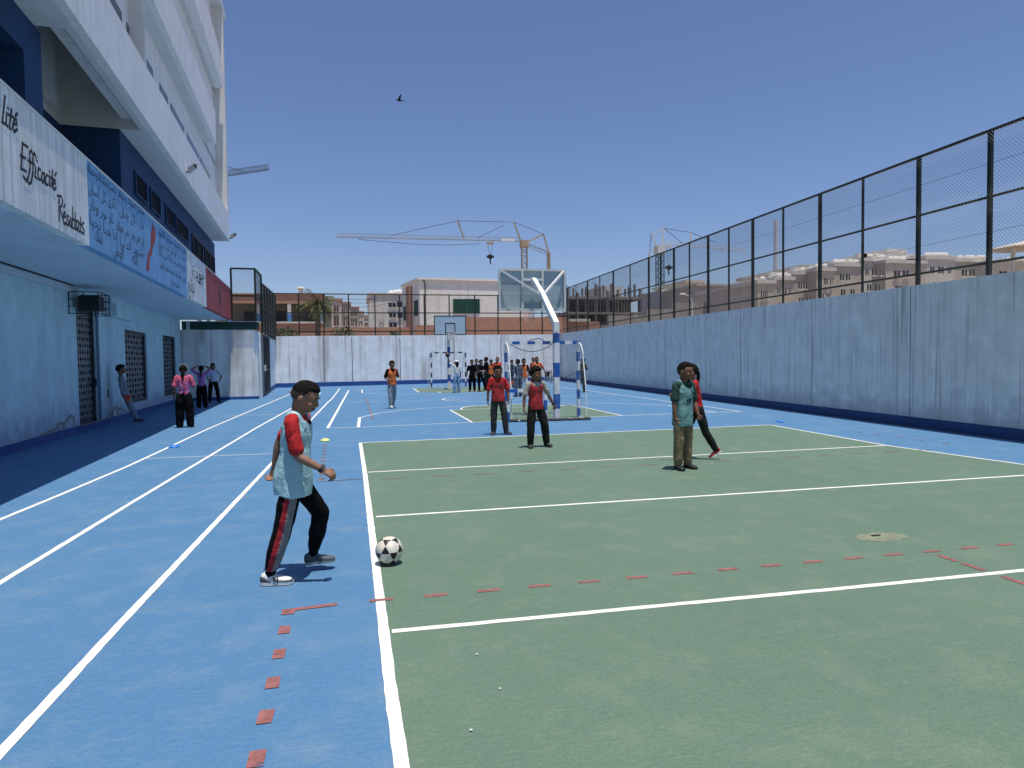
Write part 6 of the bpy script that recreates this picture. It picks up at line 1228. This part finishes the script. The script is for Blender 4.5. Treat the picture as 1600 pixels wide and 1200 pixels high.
person(at(289, 668), R(4), 1.56, 'girl with ponytail in pink numbered tee and wide black trousers', pz_(legR=((.10, .02, -1), (.03, -.02, -1), (25, 0)), legL=((.06, .02, -1), (.04, -.02, -1), (10, 0)), armR=((.30, .06, -1), (-.05, .80, .2)), armL=((.22, -.06, -1), (.05, .10, -1))),
       dict(tee=[C_PINK, C_PURPLE], tee_mf=lambda c_, J_, H_, h_, s_: 1 if mnoise.noise(c_ * 9) > .12 else 0, tee_hem=-.01, pants=C_BLACK, pants_w=1.5, hem=.058, hem_up=0, shoe=M_SHOEW, sole=M_SOLEW, back_text='10', headband=C_WHITE), 'dark', 'ponytail', .0085, 'people in the shade by the school wall', female=True, build=1.08, face=False)
person(at(316, 637), R(0), 1.50, 'girl in purple tee seen from behind with both arms raised over her head', pz_(armR=((.85, .05, .75), (-.80, -.05, .35)), armL=((.85, .05, .75), (-.80, -.05, .35)), raiseR=.012, raiseL=.012), dict(tee=C_PURPLE, tee_hem=-.01, pants=C_BLACK, pants_w=1.35, hem=.055, hem_up=0, shoe=M_BLACK), 'dark', 'plait', .009, 'people in the shade by the school wall', female=True, face=False, build=1.05)
person(at(334, 629), A180(28), 1.60, 'person in pale blue tee with a hand on the hip in the shade', pz_(legR=((.14, .06, -1), (.05, -.02, -1), (20, 0)), legL=((.20, .02, -1), (.10, -.03, -1), (20, 0)), armR=((.25, .05, -1), (-.2, .5, -.6)), armL=((.75, -.15, -.7), (-.35, .1, -.9))), dict(tee=C_PALEBLUE, tee_hem=.02, pants=C_BLACK, pants_w=1.1, shoe=M_BLACK), 'dark', 'loose', .009, 'people in the shade by the school wall', female=True)
# far left and the boy in orange
person(at(493, 604), R(150), 1.52, 'small far girl in mint tee with an arm stretched out, behind the kicker', pz_(armR=((.75, .25, -.55), (.8, .2, -.5)), armL=((.2, -.1, -1), (.1, .1, -1))), dict(tee=C_MINT, tee_hem=.03, pants=C_PLUM, pants_w=1.3, hem=.05, shoe=M_SHOEW, sole=M_SOLEW), 'mid', 'ponytail', .011, None, female=True)
person(at(613, 638), R(205), 1.56, 'boy in orange bib and grey joggers walking with a hand at his mouth', dict(lean=(2, 0), legR=((.02, .16, -1), (.0, .0, -1), (10, 0)), legL=((.04, -.12, -1), (.02, -.36, -.9), (5, -18)), armR=((.30, -.15, -1), (-.55, .7, -.35)), armL=((.12, .35, -.9), (-.30, .35, .9)), handL=dict(curl=.8, palm=(.3, -1, 0))),
       dict(tee=C_BLACK, bib=C_ORANGE, bib_hem=-.02, scoop=.06, pants=C_GREYPANT, pants_w=1.12, hem=.042, shoe=M_SHOEW, sole=M_SOLEW), 'dark', 'thick', .009, None, head_turn=(-8, -4))
# group in front of the far goal
tg, Jg = person(at(714, 614), R(18), 1.60, 'girl in white crop top and pale jeans reaching one arm up to the banded pole', pz_(lean=(0, 0), armL=((.70, .15, .62), (.30, .05, 1)), armR=((.16, -.02, -1), (.08, .12, -1)), raiseL=.012, handL=dict(curl=.2, palm=(0, 1, .2))), dict(tee=C_WHITE, tee_hem=.07, pants=C_JEANS, pants_w=1.2, hem=.050, hem_up=0, shoe=M_SHOEW, sole=M_SOLEW, cap=C_WHITE), 'mid', 'loose', .0095, 'children in front of the far wall', female=True, face=False, head_turn=(20, 0))
hb_ = tg.matrix_basis @ Jg['wrL']; hb_ = Vector(hb_) + Vector((-.02, .0, .16))
football(hb_, .115, 'dark ball held up at the fingertips of the girl in the white top', spin=.4, dark=(.05, .02, .018), light=(.06, .025, .022))
GRP = 'children in front of the far wall'
person(at(738, 612), R(165), 1.58, 'stocky child in black, leftmost of the far group dressed in black', pz_(armR=((.28, .02, -1), (.1, .1, -1)), armL=((.1, .1, -1), (-.1, .2, -1))), dict(tee=C_BLACK, pants=C_BLACK, pants_w=1.25, shoe=M_BLACK), 'mid', 'thick', .0095, GRP, build=1.12)
person(at(745, 606.5), R(180), 1.62, 'child mostly hidden behind two children dressed in black by the far goal', pz_(), dict(tee=C_SLATE, pants=C_CHAR, shoe=M_BLACK), 'mid', 'thick', .011, GRP)
person(at(751, 612), R(215), 1.58, 'child in black with folded arms and one leg stretched sideways, far group', dict(lean=(0, -4), legR=((.04, .02, -1), (.02, -.02, -1)), legL=((.34, .10, -.9), (.30, -.10, -.95), (30, 0)), armR=((.15, .25, -1), (-.7, .7, .05)), armL=((.15, .25, -1), (-.7, .7, .0))), dict(tee=C_BLACK, pants=C_BLACK, shoe=M_BLACK), 'mid', 'thick', .0095, GRP)
person(at(760.5, 610), R(60), 1.74, 'tall child in black holding an arm out to the boy in red', pz_(armR=((.2, .5, -.6), (.1, .95, -.1)), armL=((.1, .1, -1), (.0, .2, -1))), dict(tee=C_BLACK, pants=C_CHAR, pants_w=1.1, shoe=M_SHOEG), 'dark', 'crop', .0095, GRP)
person(at(768, 607), R(185), 1.58, 'child with orange shoulder half hidden between tall child and boy in red', pz_(armL=((.2, .4, -.8), (-.5, .7, 0))), dict(tee=C_BLACK, bib=C_ORANGE, bib_hem=-.02, pants=C_CHAR, shoe=M_BLACK), 'dark', 'thick', .0105, GRP)
person(at(778, 611), R(140), 1.72, 'boy in red shirt with pale bib straps facing the tall child in black', pz_(armR=((.2, .25, -.9), (-.2, .8, .25)), armL=((.12, .5, -.7), (.0, .9, .0))), dict(tee=C_REDTEE, bib=C_ORANGE, bib_hem=-.06, scoop=.05, pants=C_CHAR, shoe=M_BLACK), 'mid', 'crop', .0095, GRP)
person(at(799, 606), R(200), 1.55, 'child in dark tee reaching an arm down behind the left goal post', pz_(lean=(8, 0), armR=((.6, .3, -.7), (.5, .3, -.9))), dict(tee=C_SLATE, pants=C_SLATE, shoe=M_BLACK), 'mid', 'thick', .0105, GRP)
person(at(810, 620), R(20), 1.58, 'child in slate grey tracksuit standing inside the goal frame seen from behind', pz_(armR=((.14, .02, -1), (.05, .1, -1)), armL=((.2, .06, -1), (-.05, .35, -.9))), dict(tee=C_SLATE, sleeve='long', pants=C_SLATE, pants_w=1.2, hem=.045, shoe=M_SHOED, sole=M_SHOEG), 'dark', 'thick', .009, GRP, face=False)
p_ = at(803, 619.5) + Vector((-.1, -.1, .68)); q = MB(); q.loft([[p_ + Vector((a_ * .09 - .06 * k, .03 * b_, -.10 * k)) for a_, b_ in ((-1, -1), (1, -1.2), (1, 1), (-.9, 1.2))] for k in range(4)]); q.build('folded_bib', MATS['bright_orange_red_cloth'], None, base=p_, label='orange red bib dangling beside the child in slate grey', cat='bib')
person(at(819, 617), R(160), 1.60, 'child in orange bib and white trousers beside the child in slate grey', pz_(armR=((.2, .3, -.9), (-.3, .6, -.5)), armL=((.2, .1, -1), (.0, .3, -1))), dict(tee=C_BLACK, bib=C_ORANGE, bib_hem=-.03, pants=C_WHITE, pants_w=1.1, shoe=M_SHOEW, sole=M_SOLEW), 'dark', 'thick', .009, GRP)
person(at(834, 606), R(200), 1.66, 'child with dark red sleeve and hair bun half hidden behind the boy in orange', pz_(armR=((.18, .0, -1), (.1, .1, -1))), dict(tee=C_DKRED, pants=C_CHAR, shoe=M_BLACK), 'dark', 'bun', .0105, GRP, female=True)
person(at(840, 612), R(190), 1.70, 'boy in bright orange tee with arm hanging out behind the curly haired boy', pz_(lean=(0, 3), armR=((.22, .02, -1), (.1, .2, -1)), armL=((.55, .05, -.85), (.5, .1, -.95))), dict(tee=cloth('orange_red_tee', (.58, .10, .04), .8, .1), bib=C_ORANGE, bib_hem=-.03, scoop=.055, pants=C_CHAR, shoe=M_BLACK), 'dark', 'crop', .009, GRP, build=1.04)
tp, Jp = person(at(909, 613), R(200), 1.62, 'person in dark clothes looking down at a phone beside the right goal post', pz_(lean=(4, 0), legR=((.22, .05, -1), (.16, -.04, -1), (25, 0)), legL=((.10, .05, -1), (.04, -.03, -1), (20, 0)), armR=((.18, .25, -.95), (-.45, .85, .25)), armL=((.18, .28, -.95), (-.5, .8, .30)), handR=dict(curl=.6, palm=(0, -.3, 1)), handL=dict(curl=.6, palm=(0, -.3, 1))), dict(tee=cloth('dark_olive_tee', (.030, .036, .034), .85, .2), pants=C_CHAR, pants_w=1.15, hem=.045, shoe=M_SHOED, sole=M_SHOEG), 'mid', 'short', .009, None, head_turn=(0, -28))
q = MB(); a_ = (Jp['wrR'] + Jp['wrL']) / 2 + Vector((0, .09, .03)); a_ = tp.matrix_basis @ a_; q.bar(a_ - Vector((.0, .03, .05)), a_ + Vector((.0, .04, .07)), .075, .012, (1, 0, 0)); q.build('phone', M_BLACK, None, base=a_, label='dark phone held up in both hands by the person at the goal post', cat='phone')
